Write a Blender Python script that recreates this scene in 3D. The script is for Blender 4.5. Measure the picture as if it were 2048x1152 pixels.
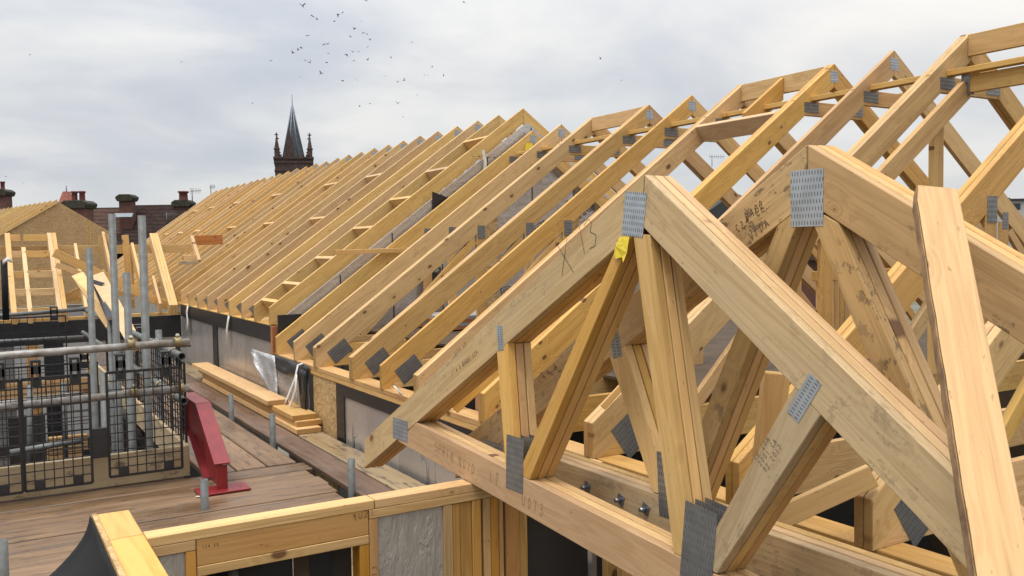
import bpy, bmesh, math, random
from mathutils import Vector, Matrix
R = math.radians
random.seed(7)
for o in list(bpy.data.objects): bpy.data.objects.remove(o, do_unlink=True)
SC = bpy.context.scene
COL = SC.collection
OZ = 6.5                     # the photographer's eye is 6.5 m above the ground; coordinates below are relative to the eye

# ------------------------------------------------------------------ camera
FOC = 1800.0; PITCH, ROLL, YAW = R(2.645), R(-0.874), R(30.81)
_f = Vector((math.sin(YAW)*math.cos(PITCH), math.cos(YAW)*math.cos(PITCH), -math.sin(PITCH)))
_r = Vector((math.cos(YAW), -math.sin(YAW), 0)); _u = _r.cross(_f)
_r2 = math.cos(ROLL)*_r + math.sin(ROLL)*_u; _u2 = -math.sin(ROLL)*_r + math.cos(ROLL)*_u
cam_d = bpy.data.cameras.new("camera"); cam = bpy.data.objects.new("camera", cam_d); COL.objects.link(cam)
cam_d.sensor_width = 36.0; cam_d.lens = FOC/2048*36; cam_d.clip_start = 0.05; cam_d.clip_end = 3000
cam.matrix_world = Matrix(((_r2.x, _u2.x, -_f.x, 0), (_r2.y, _u2.y, -_f.y, 0), (_r2.z, _u2.z, -_f.z, OZ), (0, 0, 0, 1)))
SC.camera = cam

# ------------------------------------------------------------------ world, sun, exposure
SUN_DIR = Vector((-0.34, -0.12, 0.93)).normalized()      # towards the sun
W = bpy.data.worlds.new("World"); SC.world = W; W.use_nodes = True
nt = W.node_tree; N = nt.nodes; L = nt.links; N.clear()
def nd(tree, typ, **kw):
    n = tree.nodes.new(typ)
    for k, v in kw.items(): setattr(n, k, v)
    return n
out = nd(nt, 'ShaderNodeOutputWorld'); bg = nd(nt, 'ShaderNodeBackground'); bg.inputs[1].default_value = 0.1
sky = nd(nt, 'ShaderNodeTexSky', sky_type='NISHITA'); sky.sun_disc = False
sky.sun_elevation = math.asin(SUN_DIR.z); sky.sun_rotation = math.atan2(SUN_DIR.x, SUN_DIR.y)
tc = nd(nt, 'ShaderNodeTexCoord'); sx = nd(nt, 'ShaderNodeSeparateXYZ'); L.new(tc.outputs['Generated'], sx.inputs[0])
def mth(tree, op, a, b=None, clamp=False):
    n = tree.nodes.new('ShaderNodeMath'); n.operation = op; n.use_clamp = clamp
    for i, v in enumerate((a, b)):
        if v is None: continue
        if isinstance(v, (int, float)): n.inputs[i].default_value = v
        else: tree.links.new(v, n.inputs[i])
    return n.outputs[0]
def ramp(tree, fac, stops):
    n = tree.nodes.new('ShaderNodeValToRGB'); e = n.color_ramp.elements
    while len(e) < len(stops): e.new(0.5)
    for el, (p, c) in zip(e, stops):
        el.position = p; el.color = (*c, 1) if len(c) == 3 else c
    tree.links.new(fac, n.inputs[0]); return n.outputs[0]
def mix(tree, fac, a, b, mode='MIX'):
    n = tree.nodes.new('ShaderNodeMix'); n.data_type = 'RGBA'; n.blend_type = mode
    for i, v in ((0, fac), (6, a), (7, b)):
        if isinstance(v, (int, float)): n.inputs[i].default_value = v
        elif isinstance(v, tuple): n.inputs[i].default_value = (*v, 1)
        else: tree.links.new(v, n.inputs[i])
    return n.outputs[2]
zc = mth(nt, 'MAXIMUM', sx.outputs[2], 0.0)
den = mth(nt, 'ADD', zc, 0.22)
cx = nd(nt, 'ShaderNodeCombineXYZ')
L.new(mth(nt, 'DIVIDE', sx.outputs[0], den), cx.inputs[0]); L.new(mth(nt, 'DIVIDE', sx.outputs[1], den), cx.inputs[1])
n1 = nd(nt, 'ShaderNodeTexNoise'); n1.inputs['Scale'].default_value = 1.25; n1.inputs['Detail'].default_value = 6; n1.inputs['Roughness'].default_value = .52; n1.inputs['Distortion'].default_value = .35
L.new(cx.outputs[0], n1.inputs['Vector'])
n2 = nd(nt, 'ShaderNodeTexNoise'); n2.inputs['Scale'].default_value = .55; n2.inputs['Detail'].default_value = 2
L.new(cx.outputs[0], n2.inputs['Vector'])
cl = ramp(nt, n1.outputs[0], [(.33, (3.9, 4.25, 4.8)), (.45, (4.65, 4.92, 5.4)), (.54, (5.6, 5.72, 5.9)), (.66, (6.9, 6.8, 6.6))])
# the cloud thins and warms towards the veiled sun
dt = nd(nt, 'ShaderNodeVectorMath', operation='DOT_PRODUCT'); L.new(tc.outputs['Generated'], dt.inputs[0]); dt.inputs[1].default_value = Vector((.93, .05, .36))
warm = mth(nt, 'POWER', mth(nt, 'MAXIMUM', dt.outputs['Value'], 0.0), 4.0)
cl = mix(nt, mth(nt, 'MULTIPLY', warm, .7, True), cl, (7.6, 7.2, 6.65))
low = mth(nt, 'POWER', mth(nt, 'SUBTRACT', 1.0, zc), 9.0)
cl = mix(nt, mth(nt, 'MULTIPLY', low, .5), cl, (7.1, 7.05, 6.95))
# an overcast sky is brighter overhead than at the horizon
ov = nd(nt, 'ShaderNodeVectorMath', operation='SCALE'); L.new(cl, ov.inputs[0]); L.new(mth(nt, 'ADD', mth(nt, 'MULTIPLY', mth(nt, 'POWER', zc, 2.0), 3.3), 1.0), ov.inputs['Scale']); cl = ov.outputs[0]
cover = ramp(nt, n2.outputs[0], [(.3, (.80,)*3), (.55, (.97,)*3)])
fin = mix(nt, cover, sky.outputs[0], cl)
L.new(fin, bg.inputs[0]); L.new(bg.outputs[0], out.inputs[0])
sd = bpy.data.lights.new("sun", 'SUN'); sd.energy = 1.5; sd.angle = R(16); sd.color = (1, .94, .84)
sun = bpy.data.objects.new("sun", sd); COL.objects.link(sun); sun.location = (0, 0, 40)
sun.rotation_euler = SUN_DIR.to_track_quat('Z', 'Y').to_euler()
SC.view_settings.view_transform = 'Standard'; SC.view_settings.look = 'None'
SC.view_settings.exposure = 0.27; SC.view_settings.gamma = 1; SC.view_settings.use_curve_mapping = False
SC.cycles.use_denoising = True; SC.cycles.max_bounces = 5; SC.cycles.diffuse_bounces = 2

# ------------------------------------------------------------------ materials
def base(name, rough=.7, metal=0.0, spec=.5):
    m = bpy.data.materials.new(name); m.use_nodes = True; t = m.node_tree
    b = t.nodes['Principled BSDF']; b.inputs['Roughness'].default_value = rough; b.inputs['Metallic'].default_value = metal
    b.inputs['Specular IOR Level'].default_value = spec
    return m, t, b
def coords(t, scale=(1, 1, 1), rnd=True):
    c = nd(t, 'ShaderNodeTexCoord'); mp = nd(t, 'ShaderNodeVectorMath', operation='MULTIPLY'); mp.inputs[1].default_value = scale
    src = c.outputs['Object']
    if rnd:
        oi = nd(t, 'ShaderNodeObjectInfo'); v = nd(t, 'ShaderNodeVectorMath', operation='SCALE'); v.inputs[0].default_value = (37.1, 11.3, 23.7)
        t.links.new(oi.outputs['Random'], v.inputs['Scale']); a = nd(t, 'ShaderNodeVectorMath', operation='ADD')
        t.links.new(src, a.inputs[0]); t.links.new(v.outputs[0], a.inputs[1]); src = a.outputs[0]
    t.links.new(src, mp.inputs[0]); return mp.outputs[0]
def noise(t, vec, scale=1, detail=4, rough=.55, dist=0):
    n = nd(t, 'ShaderNodeTexNoise'); n.inputs['Scale'].default_value = scale; n.inputs['Detail'].default_value = detail
    n.inputs['Roughness'].default_value = rough; n.inputs['Distortion'].default_value = dist
    t.links.new(vec, n.inputs['Vector']); return n.outputs[0]
def bump(t, b, h, strength=.3, dist=.002):
    n = nd(t, 'ShaderNodeBump'); n.inputs['Strength'].default_value = strength; n.inputs['Distance'].default_value = dist
    t.links.new(h, n.inputs['Height']); t.links.new(n.outputs[0], b.inputs['Normal'])
def wood(name, light, dark, knot=(.16, .065, .022), grey=0.0, greycol=(.36, .31, .22), keep=.55, rough=.62, mould=0.0, kscale=(6.2, 1.2, 10.0), kbig=1.0):
    m, t, b = base(name, rough, 0, .35)
    c = coords(t)
    def sc(s):
        v = nd(t, 'ShaderNodeVectorMath', operation='MULTIPLY'); v.inputs[1].default_value = s; t.links.new(c, v.inputs[0]); return v.outputs[0]
    vo = nd(t, 'ShaderNodeTexVoronoi'); vo.inputs['Scale'].default_value = 1; t.links.new(sc(kscale), vo.inputs['Vector'])
    sepc = nd(t, 'ShaderNodeSeparateColor'); t.links.new(vo.outputs['Color'], sepc.inputs[0])
    on = mth(t, 'LESS_THAN', sepc.outputs[0], keep)
    size = mth(t, 'ADD', mth(t, 'MULTIPLY', mth(t, 'POWER', sepc.outputs[1], 2.5), .15*kbig), .055)
    d = mth(t, 'DIVIDE', vo.outputs['Distance'], size)
    kn = mth(t, 'MULTIPLY', mth(t, 'MULTIPLY', mth(t, 'SUBTRACT', 1.25, d), 2.5, True), on)
    halo = mth(t, 'MULTIPLY', mth(t, 'SUBTRACT', 1.0, mth(t, 'DIVIDE', d, 4.2), True), on)
    g0 = noise(t, sc((.9, 9, 14)), 1, 3, .5, .4)
    gg = mth(t, 'ADD', g0, mth(t, 'MULTIPLY', halo, .35))
    lines = mth(t, 'ADD', mth(t, 'MULTIPLY', mth(t, 'SINE', mth(t, 'MULTIPLY', gg, 46.0)), .5), .5)
    fine = noise(t, sc((5, 160, 160)), 1, 3, .6)
    v = mth(t, 'ADD', mth(t, 'MULTIPLY', lines, .24), mth(t, 'ADD', mth(t, 'MULTIPLY', g0, .76), mth(t, 'MULTIPLY', mth(t, 'SUBTRACT', fine, .5), .5)))
    col = ramp(t, v, [(.12, dark), (.62, light)])
    oi = nd(t, 'ShaderNodeObjectInfo')
    hsv = nd(t, 'ShaderNodeHueSaturation'); t.links.new(col, hsv.inputs['Color'])
    t.links.new(mth(t, 'ADD', mth(t, 'MULTIPLY', oi.outputs['Random'], .26), .87), hsv.inputs['Value'])
    r2 = mth(t, 'FRACT', mth(t, 'MULTIPLY', oi.outputs['Random'], 17.3))
    t.links.new(mth(t, 'ADD', mth(t, 'MULTIPLY', r2, .22), .86), hsv.inputs['Saturation'])
    t.links.new(mth(t, 'ADD', mth(t, 'MULTIPLY', mth(t, 'FRACT', mth(t, 'MULTIPLY', oi.outputs['Random'], 7.7)), .010), .4955), hsv.inputs['Hue'])
    col = hsv.outputs[0]
    gr = ramp(t, noise(t, sc((1.3, 3, 4)), 1, 4, .6), [(.35, (0,)*3), (.7, (1,)*3)])
    col = mix(t, mth(t, 'MULTIPLY', gr, .10 + grey), col, greycol)
    col = mix(t, mth(t, 'MULTIPLY', halo, .30), col, tuple(x*.62 for x in light))
    col = mix(t, mth(t, 'MULTIPLY', kn, .85, True), col, knot)
    strk = ramp(t, noise(t, sc((.9, 55, 70)), 1, 4, .7), [(.60, (0,)*3), (.72, (1,)*3)])
    col = mix(t, mth(t, 'MULTIPLY', strk, .38), col, tuple(x*.5 for x in dark))
    spot = ramp(t, noise(t, sc((22, 60, 60)), 1, 3, .6), [(.66, (0,)*3), (.72, (1,)*3)])
    col = mix(t, mth(t, 'MULTIPLY', spot, .45), col, tuple(x*.35 for x in dark))
    if mould:
        mo = ramp(t, noise(t, sc((16, 24, 24)), 1, 6, .75), [(.55, (0,)*3), (.59, (1,)*3)])
        area = ramp(t, noise(t, sc((1.6, 2, 4)), 1, 2), [(.43, (0,)*3), (.55, (1,)*3)])
        col = mix(t, mth(t, 'MULTIPLY', mth(t, 'MULTIPLY', mo, area), mould), col, (.035, .028, .022))
    # sawn end grain is darker
    ge = nd(t, 'ShaderNodeNewGeometry'); vt = nd(t, 'ShaderNodeVectorTransform', vector_type='NORMAL', convert_from='WORLD', convert_to='OBJECT')
    t.links.new(ge.outputs['True Normal'], vt.inputs[0]); s3 = nd(t, 'ShaderNodeSeparateXYZ'); t.links.new(vt.outputs[0], s3.inputs[0])
    end = mth(t, 'GREATER_THAN', mth(t, 'ABSOLUTE', s3.outputs[0]), .55)
    col = mix(t, mth(t, 'MULTIPLY', end, .55), col, tuple(x*.55 for x in dark))
    t.links.new(col, b.inputs['Base Color'])
    bump(t, b, mth(t, 'ADD', fine, mth(t, 'MULTIPLY', lines, .6)), .25, .0015)
    return m
M = {}
M['pine'] = wood('pine', (.60, .355, .118), (.42, .215, .056), knot=(.11, .04, .014), keep=.6)
M['pine_pale'] = wood('pine_pale', (0.655, 0.408, 0.166), (0.487, 0.274, 0.0845))
M['pine_far'] = wood('pine_far', (.63, .40, .155), (.46, .265, .083), keep=.6, knot=(.14, .05, .018))
M['pine_grey'] = wood('pine_grey', (.515, .355, .18), (.36, .225, .095), grey=.24, mould=.25, kscale=(4.2, 1.2, 7.0), keep=.6, kbig=1.2)
M['pine_mould'] = wood('pine_mould', (0.531, 0.327, 0.13), (0.372, 0.217, 0.074), grey=.15, mould=.65)
M['pine_yellow'] = wood('pine_yellow', (0.629, 0.368, 0.116), (0.505, 0.257, 0.0564), keep=.36)
M['pine_honey'] = wood('pine_honey', (0.567, 0.271, 0.0615), (0.433, 0.176, 0.0295), keep=.4)
M['pine_plank'] = wood('pine_plank', (0.567, 0.309, 0.0943), (0.412, 0.204, 0.0508), keep=.3)
M['pine_red'] = wood('pine_red', (0.408, 0.163, 0.0599), (0.293, 0.0978, 0.0317), keep=.6)
M['pine_pink'] = wood('pine_pink', (0.567, 0.347, 0.166), (0.443, 0.245, 0.0984), knot=(.25, .075, .035), keep=.6, kscale=(2.4, 1.2, 5.0), kbig=1.5)
def deck_mat(name, c1, c2, wet):
    m, t, b = base(name, .6, 0, .5); c = coords(t)
    def sc(s):
        v = nd(t, 'ShaderNodeVectorMath', operation='MULTIPLY'); v.inputs[1].default_value = s; t.links.new(c, v.inputs[0]); return v.outputs[0]
    g = noise(t, sc((1.2, 22, 22)), 1, 4, .6, .3); big = noise(t, sc((1.1, 3.2, 3)), 1, 4, .6)
    col = ramp(t, mth(t, 'ADD', mth(t, 'MULTIPLY', g, .6), mth(t, 'MULTIPLY', big, .4)), [(.3, c1), (.68, c2)])
    st = ramp(t, noise(t, sc((4, 18, 9)), 1, 5, .7), [(.54, (0,)*3), (.63, (1,)*3)])
    col = mix(t, mth(t, 'MULTIPLY', st, .75), col, (.06, .042, .032))
    oi = nd(t, 'ShaderNodeObjectInfo'); hsv = nd(t, 'ShaderNodeHueSaturation'); t.links.new(col, hsv.inputs['Color'])
    t.links.new(mth(t, 'ADD', mth(t, 'MULTIPLY', oi.outputs['Random'], .4), .8), hsv.inputs['Value'])
    t.links.new(hsv.outputs[0], b.inputs['Base Color'])
    t.links.new(ramp(t, big, [(.35, (wet,)*3), (.65, (.72,)*3)]), b.inputs['Roughness'])
    bump(t, b, g, .3, .002); return m
M['deck'] = deck_mat('deck_board', (.090, .050, .025), (.265, .16, .082), .2)
M['deck_dark'] = deck_mat('deck_board_dark', (.075, .042, .025), (.18, .106, .064), .25)
M['deck_wet'] = deck_mat('deck_board_wet', (.24, .165, .085), (.36, .26, .14), .22)
M['toe'] = deck_mat('toe_board', (.34, .25, .14), (.48, .37, .22), .5)
def plain(name, col, rough=.6, metal=0, var=.12, scale=6, bmp=0, col2=None, spec=.5):
    m, t, b = base(name, rough, metal, spec); c = coords(t)
    n = noise(t, c, scale, 5, .6)
    c2 = col2 or tuple(x*(1-2*var) for x in col)
    t.links.new(ramp(t, n, [(.3, c2), (.7, col)]), b.inputs['Base Color'])
    if bmp: bump(t, b, n, bmp, .004)
    return m
M['galv'] = plain('galvanised_tube', (.165, .175, .17), .6, .25, .18, 18, .1, (.10, .098, .09))
M['rail'] = plain('worn_tube', (.38, .37, .345), .55, .25, .30, 16, .1, (.18, .145, .11))
M['brass'] = plain('coupler', (.42, .33, .17), .5, .6, .25, 30)
M['black'] = plain('black_plastic', (.022, .022, .023), .45, 0, .2, 10)
M['wire'] = plain('black_mesh_wire', (.020, .017, .017), .5, 0, .2, 8)
M['tape'] = plain('black_membrane', (.020, .020, .022), .38, 0, .2, 5, .4)
M['membrane'] = plain('draped_membrane', (.017, .017, .018), .75, 0, .2, 4, .5, None, .2)
M['red'] = plain('red_oxide_paint', (.245, .019, .020), .4, 0, .16, 14, .08)
M['strap'] = plain('white_strap', (.72, .69, .62), .7, 0, .1, 20)
M['label'] = plain('yellow_label', (.80, .60, .03), .5, 0, .1, 30)
M['ink'] = plain('ink', (.045, .038, .035), .8, 0, .1, 30)
M['stamp'] = plain('stamp_ink', (.13, .075, .035), .8, 0, .1, 30)
M['redink'] = plain('red_ink', (.45, .06, .05), .8)
M['stone'] = plain('dark_stone', (.085, .050, .040), .85, 0, .3, 1.6)
M['slate'] = plain('slate', (.055, .065, .075), .55, 0, .3, 2.5)
M['lead'] = plain('lead_roll', (.20, .23, .26), .5, .2, .2, 3)
M['pot'] = plain('terracotta', (.15, .038, .027), .8, 0, .2, 6)
M['redtile'] = plain('red_tile', (.34, .11, .075), .8, 0, .2, 5)
M['moss'] = plain('mossy_cap', (.055, .05, .03), .95, 0, .35, 8, .6)
M['bark'] = plain('bark', (.42, .25, .115), .9, 0, .36, 14, .6)
M['concrete'] = plain('concrete', (.28, .27, .25), .85, 0, .2, 2)
M['osb_dark'] = plain('shaded_chipboard', (.10, .065, .035), .8, 0, .25, 5)  # chipboard with the indoor shade put into its colour
M['shade_dark'] = plain('dark_shade', (.045, .038, .032), .8, 0, .25, 2)  # near-black base, shade painted into the colour
M['ground'] = plain('ground', (.16, .15, .12), .95, 0, .3, .2, 0, (.08, .085, .05))
M['dark_roof'] = plain('dark_roof', (.035, .036, .036), .8, 0, .2, 1.5)
M['bolt'] = plain('zinc_bolt', (.34, .37, .41), .35, .8, .2, 30)
M['bird'] = plain('bird', (.03, .03, .035), .8)
M['render'] = plain('pale_render', (.45, .43, .40), .8, 0, .1, 1)
M['glass'] = plain('window_glass', (.03, .035, .04), .15, 0, .1, 1)
M['foliage'] = plain('far_foliage', (.06, .055, .04), .9, 0, .4, 3)
M['board_grey'] = plain('plasterboard', (.36, .34, .33), .8, 0, .1, 3)
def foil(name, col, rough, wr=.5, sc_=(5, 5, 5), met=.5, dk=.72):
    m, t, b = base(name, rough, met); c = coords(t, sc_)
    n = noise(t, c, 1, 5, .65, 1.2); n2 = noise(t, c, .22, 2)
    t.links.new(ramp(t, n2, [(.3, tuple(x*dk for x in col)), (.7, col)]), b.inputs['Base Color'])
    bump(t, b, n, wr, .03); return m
M['foil'] = foil('foil_insulation', (.58, .545, .515), .27, .45, (3.2, 3.2, 3.2), met=.6)
M['foil_dim'] = foil('darker_foil', (.20, .185, .175), .5, .3, (3.2, 3.2, 3.2), met=.3)  # darker, rougher foil than the other boards
M['foil_bright'] = foil('bright_foil', (.52, .50, .48), .22, .6, (9, 9, 9))
M['foil_crinkle'] = foil('crinkled_foil', (.52, .47, .41), .36, .55, (26, 26, 7), .35, .93)
def osb(name, c0, c1, c2):
    m, t, b = base(name, .75); c = coords(t)
    vo = nd(t, 'ShaderNodeTexVoronoi'); vo.inputs['Scale'].default_value = 1
    nn = nd(t, 'ShaderNodeTexNoise'); nn.inputs['Scale'].default_value = 9; t.links.new(c, nn.inputs['Vector'])
    a = nd(t, 'ShaderNodeVectorMath', operation='MULTIPLY_ADD'); t.links.new(nn.outputs['Color'], a.inputs[0]); a.inputs[1].default_value = (.12, .12, .12); t.links.new(c, a.inputs[2])
    s = nd(t, 'ShaderNodeVectorMath', operation='MULTIPLY'); s.inputs[1].default_value = (24, 30, 60); t.links.new(a.outputs[0], s.inputs[0]); t.links.new(s.outputs[0], vo.inputs['Vector'])
    sp = nd(t, 'ShaderNodeSeparateColor'); t.links.new(vo.outputs['Color'], sp.inputs[0])
    col = ramp(t, sp.outputs[0], [(.0, c0), (.5, c1), (1, c2)])
    col = mix(t, .25, col, ramp(t, noise(t, c, 3, 4), [(.3, c0), (.7, c2)]))
    t.links.new(col, b.inputs['Base Color']); bump(t, b, sp.outputs[0], .3, .003); return m
M['osb'] = osb('osb_board', (.28, .16, .055), (.46, .29, .12), (.60, .42, .20))
M['osb_far'] = osb('osb_far', (.30, .175, .07), (.42, .26, .115), (.50, .33, .16))
def platem(name, col, sx_=150.0, sz_=42.0):
    m, t, b = base(name, .42, .75); c = coords(t, (1, 1, 1), False); s = nd(t, 'ShaderNodeSeparateXYZ'); t.links.new(c, s.inputs[0])
    row = mth(t, 'MULTIPLY', s.outputs[2], sz_); fr = mth(t, 'FRACT', row); par = mth(t, 'MULTIPLY', mth(t, 'FLOOR', row), .37)
    fx = mth(t, 'FRACT', mth(t, 'ADD', mth(t, 'MULTIPLY', s.outputs[0], sx_), par))
    sl = mth(t, 'MULTIPLY', mth(t, 'LESS_THAN', fx, .46), mth(t, 'MULTIPLY', mth(t, 'GREATER_THAN', fr, .22), mth(t, 'LESS_THAN', fr, .78)))
    g = noise(t, coords(t), 18, 4)
    bc = ramp(t, g, [(.3, tuple(x*.72 for x in col)), (.7, col)])
    t.links.new(mix(t, mth(t, 'MULTIPLY', sl, .8), bc, (.05, .047, .045)), b.inputs['Base Color'])
    t.links.new(mth(t, 'MULTIPLY', mth(t, 'SUBTRACT', 1.0, sl), .75), b.inputs['Metallic'])
    bump(t, b, mth(t, 'SUBTRACT', 1.0, sl), .5, .002); return m
M['plate'] = platem('nail_plate_steel', (.50, .53, .56), 95, 48)
M['plate_dull'] = platem('nail_plate_dull', (.30, .30, .295), 80, 40)
def bricks(name, c1, c2, mort, sc_):
    m, t, b = base(name, .85); tcx = nd(t, 'ShaderNodeTexCoord'); s = nd(t, 'ShaderNodeSeparateXYZ'); t.links.new(tcx.outputs['Object'], s.inputs[0])
    cb = nd(t, 'ShaderNodeCombineXYZ'); t.links.new(mth(t, 'ADD', s.outputs[0], s.outputs[1]), cb.inputs[0]); t.links.new(s.outputs[2], cb.inputs[1])
    br = nd(t, 'ShaderNodeTexBrick'); br.inputs['Scale'].default_value = sc_; br.inputs['Color1'].default_value = (*c1, 1); br.inputs['Color2'].default_value = (*c2, 1); br.inputs['Mortar'].default_value = (*mort, 1)
    t.links.new(cb.outputs[0], br.inputs['Vector'])
    t.links.new(mix(t, .35, br.outputs[0], ramp(t, noise(t, tcx.outputs['Object'], 1.3, 5), [(.3, tuple(x*.5 for x in c1)), (.7, c2)])), b.inputs['Base Color'])
    bump(t, b, br.outputs['Fac'], .4, .01); return m
M['brick'] = bricks('red_brick', (.095, .033, .023), (.14, .052, .035), (.075, .062, .052), 4.4)
def tiles(name, c1, c2):
    m, t, b = base(name, .9, 0, .1); tcx = nd(t, 'ShaderNodeTexCoord'); s = nd(t, 'ShaderNodeSeparateXYZ'); t.links.new(tcx.outputs['Object'], s.inputs[0])
    f = mth(t, 'FRACT', mth(t, 'MULTIPLY', s.outputs[2], 5.2)); n = noise(t, tcx.outputs['Object'], 3, 5, .7)
    nx = nd(t, 'ShaderNodeTexNoise'); nx.inputs['Scale'].default_value = 1; mp = nd(t, 'ShaderNodeVectorMath', operation='MULTIPLY'); mp.inputs[1].default_value = (5, 5, 5.2)
    t.links.new(tcx.outputs['Object'], mp.inputs[0]); t.links.new(mp.outputs[0], nx.inputs['Vector'])
    col = ramp(t, mth(t, 'ADD', mth(t, 'MULTIPLY', n, .5), mth(t, 'MULTIPLY', nx.outputs[0], .5)), [(.35, c1), (.65, c2)])
    t.links.new(mix(t, mth(t, 'MULTIPLY', mth(t, 'LESS_THAN', f, .22), .6), col, tuple(x*.4 for x in c1)), b.inputs['Base Color'])
    bump(t, b, f, .6, .03); return m
M['tile_brown'] = tiles('brown_tiles', (.055, .032, .025), (.105, .064, .05))
M['tile_dark'] = tiles('dark_tiles', (.026, .017, .015), (.055, .034, .028))

# ------------------------------------------------------------------ building helpers
WM = {}                                           # world matrices of everything built
def at(px, py, X=None, Y=None, Z=None, depth=None):
    "point of the place (relative to the eye) seen at a photo pixel, on a plane X=, Y= or Z="
    d = _r2*((px-1024)/FOC) - _u2*((py-576)/FOC) + _f
    k = X/d.x if X is not None else Y/d.y if Y is not None else Z/d.z if Z is not None else depth
    return d*k
def tag(o, label, cat, group=None):
    o['label'] = label; o['category'] = cat
    if group: o['group'] = group
    return o
def structure(o): o['kind'] = 'structure'; return o
def thing(name, label, cat, loc, group=None):
    o = bpy.data.objects.new(name, None); COL.objects.link(o); o.empty_display_size = .2
    m = Matrix.Translation(Vector(loc)+Vector((0, 0, OZ))); WM[o] = m; o.matrix_basis = m
    return tag(o, label, cat, group)
def place(o, mw, parent=None):
    WM[o] = mw
    if parent is not None:
        o.parent = parent; o.matrix_basis = WM[parent].inverted() @ mw
    else: o.matrix_basis = mw
def link_mesh(name, bm, mat, mw, parent=None, smooth=False):
    me = bpy.data.meshes.new(name); bmesh.ops.recalc_face_normals(bm, faces=bm.faces)
    if smooth:
        for f in bm.faces: f.smooth = True
    bm.to_mesh(me); bm.free(); me.materials.append(mat)
    o = bpy.data.objects.new(name, me); COL.objects.link(o); place(o, mw, parent); return o
def copy_tree(o, dloc, parent=None, mw=None):
    c = o.copy(); COL.objects.link(c)
    if parent is None: place(c, Matrix.Translation(Vector(dloc)) @ WM[o])
    else: place(c, Matrix.Translation(Vector(dloc)) @ WM[o], parent)
    for ch in list(o.children): copy_tree(ch, dloc, c)
    return c
def prism(name, poly, t0, t1, o, s, n, u, mat, parent=None, grain=None, bevel=.0025, jitter=0):
    "polygon (s,u pairs) in the plane through o, given thickness t0..t1 along n; local x runs with the grain"
    s, n, u, o = Vector(s), Vector(n), Vector(u), Vector(o)
    g = (s*grain[0]+u*grain[1]).normalized() if grain else s.normalized()
    nn = n.normalized(); zz = g.cross(nn)
    cs = [o + s*a + u*b for a, b in poly]
    cen = sum(cs, Vector())/len(cs) + nn*((t0+t1)/2)
    Rm = Matrix((g, nn, zz)).transposed()
    bm = bmesh.new(); Ri = Rm.transposed()
    lo = [bm.verts.new(Ri @ (c+nn*t0-cen)) for c in cs]; hi = [bm.verts.new(Ri @ (c+nn*t1-cen)) for c in cs]
    bm.faces.new(lo); bm.faces.new(hi[::-1]); k = len(cs)
    for i in range(k): bm.faces.new((lo[i], hi[i], hi[(i+1) % k], lo[(i+1) % k]))
    if bevel: bmesh.ops.bevel(bm, geom=list(bm.edges), offset=bevel, segments=1, affect='EDGES')
    return link_mesh(name, bm, mat, Matrix.Translation(cen+Vector((0, 0, OZ))) @ Rm.to_4x4(), parent)
XA, YA, ZA = Vector((1, 0, 0)), Vector((0, 1, 0)), Vector((0, 0, 1))
def beam(name, p, q, w, d, mat, parent=None, up=ZA, bevel=.0025):
    p, q = Vector(p), Vector(q); g = (q-p).normalized(); nn = Vector(up).cross(g).normalized(); u = g.cross(nn); ln = (q-p).length
    return prism(name, [(0, -d/2), (ln, -d/2), (ln, d/2), (0, d/2)], -w/2, w/2, p, g, nn, u, mat, parent, (1, 0), bevel)
def box(name, a, b, mat, parent=None, bevel=.0025, grain='x'):
    "axis-aligned box between two corners"
    (x0, y0, z0), (x1, y1, z1) = a, b
    if grain == 'x': return prism(name, [(x0, z0), (x1, z0), (x1, z1), (x0, z1)], y0, y1, (0, 0, 0), XA, YA, ZA, mat, parent, (1, 0), bevel)
    if grain == 'y': return prism(name, [(y0, z0), (y1, z0), (y1, z1), (y0, z1)], x0, x1, (0, 0, 0), YA, XA, ZA, mat, parent, (1, 0), bevel)
    return prism(name, [(x0, z0), (x1, z0), (x1, z1), (x0, z1)], y0, y1, (0, 0, 0), XA, YA, ZA, mat, parent, (0, 1), bevel)
def tube(name, p, q, r, mat, parent=None, wall=.004, seg=16, solid=False):
    p, q = Vector(p), Vector(q); g = (q-p).normalized(); a = g.orthogonal().normalized(); b = g.cross(a); ln = (q-p).length
    Rm = Matrix((g, a, b)).transposed(); bm = bmesh.new(); rings = []
    spec = [(0, r), (ln, r)] + ([] if solid else [(ln, r-wall), (0, r-wall)])
    for x, rr in spec: rings.append([bm.verts.new((x, rr*math.cos(2*math.pi*i/seg), rr*math.sin(2*math.pi*i/seg))) for i in range(seg)])
    m = len(rings)
    for j in range(m if not solid else 1):
        A, B = rings[j], rings[(j+1) % m]
        for i in range(seg):
            f = bm.faces.new((A[i], A[(i+1) % seg], B[(i+1) % seg], B[i])); f.smooth = True
    if solid: bm.faces.new(rings[0]); bm.faces.new(rings[1][::-1])
    return link_mesh(name, bm, mat, Matrix.Translation(p+Vector((0, 0, OZ))) @ Rm.to_4x4(), parent)
def mesh(name, verts, faces, mat, parent=None, smooth=False, origin=None, solid=0):
    o0 = Vector(origin) if origin else sum((Vector(v) for v in verts), Vector())/len(verts)
    bm = bmesh.new(); vs = [bm.verts.new(Vector(v)-o0) for v in verts]
    for f in faces: bm.faces.new([vs[i] for i in f])
    ob = link_mesh(name, bm, mat, Matrix.Translation(o0+Vector((0, 0, OZ))), parent, smooth)
    if solid: md = ob.modifiers.new('thickness', 'SOLIDIFY'); md.thickness = solid; md.offset = 0
    return ob
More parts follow.
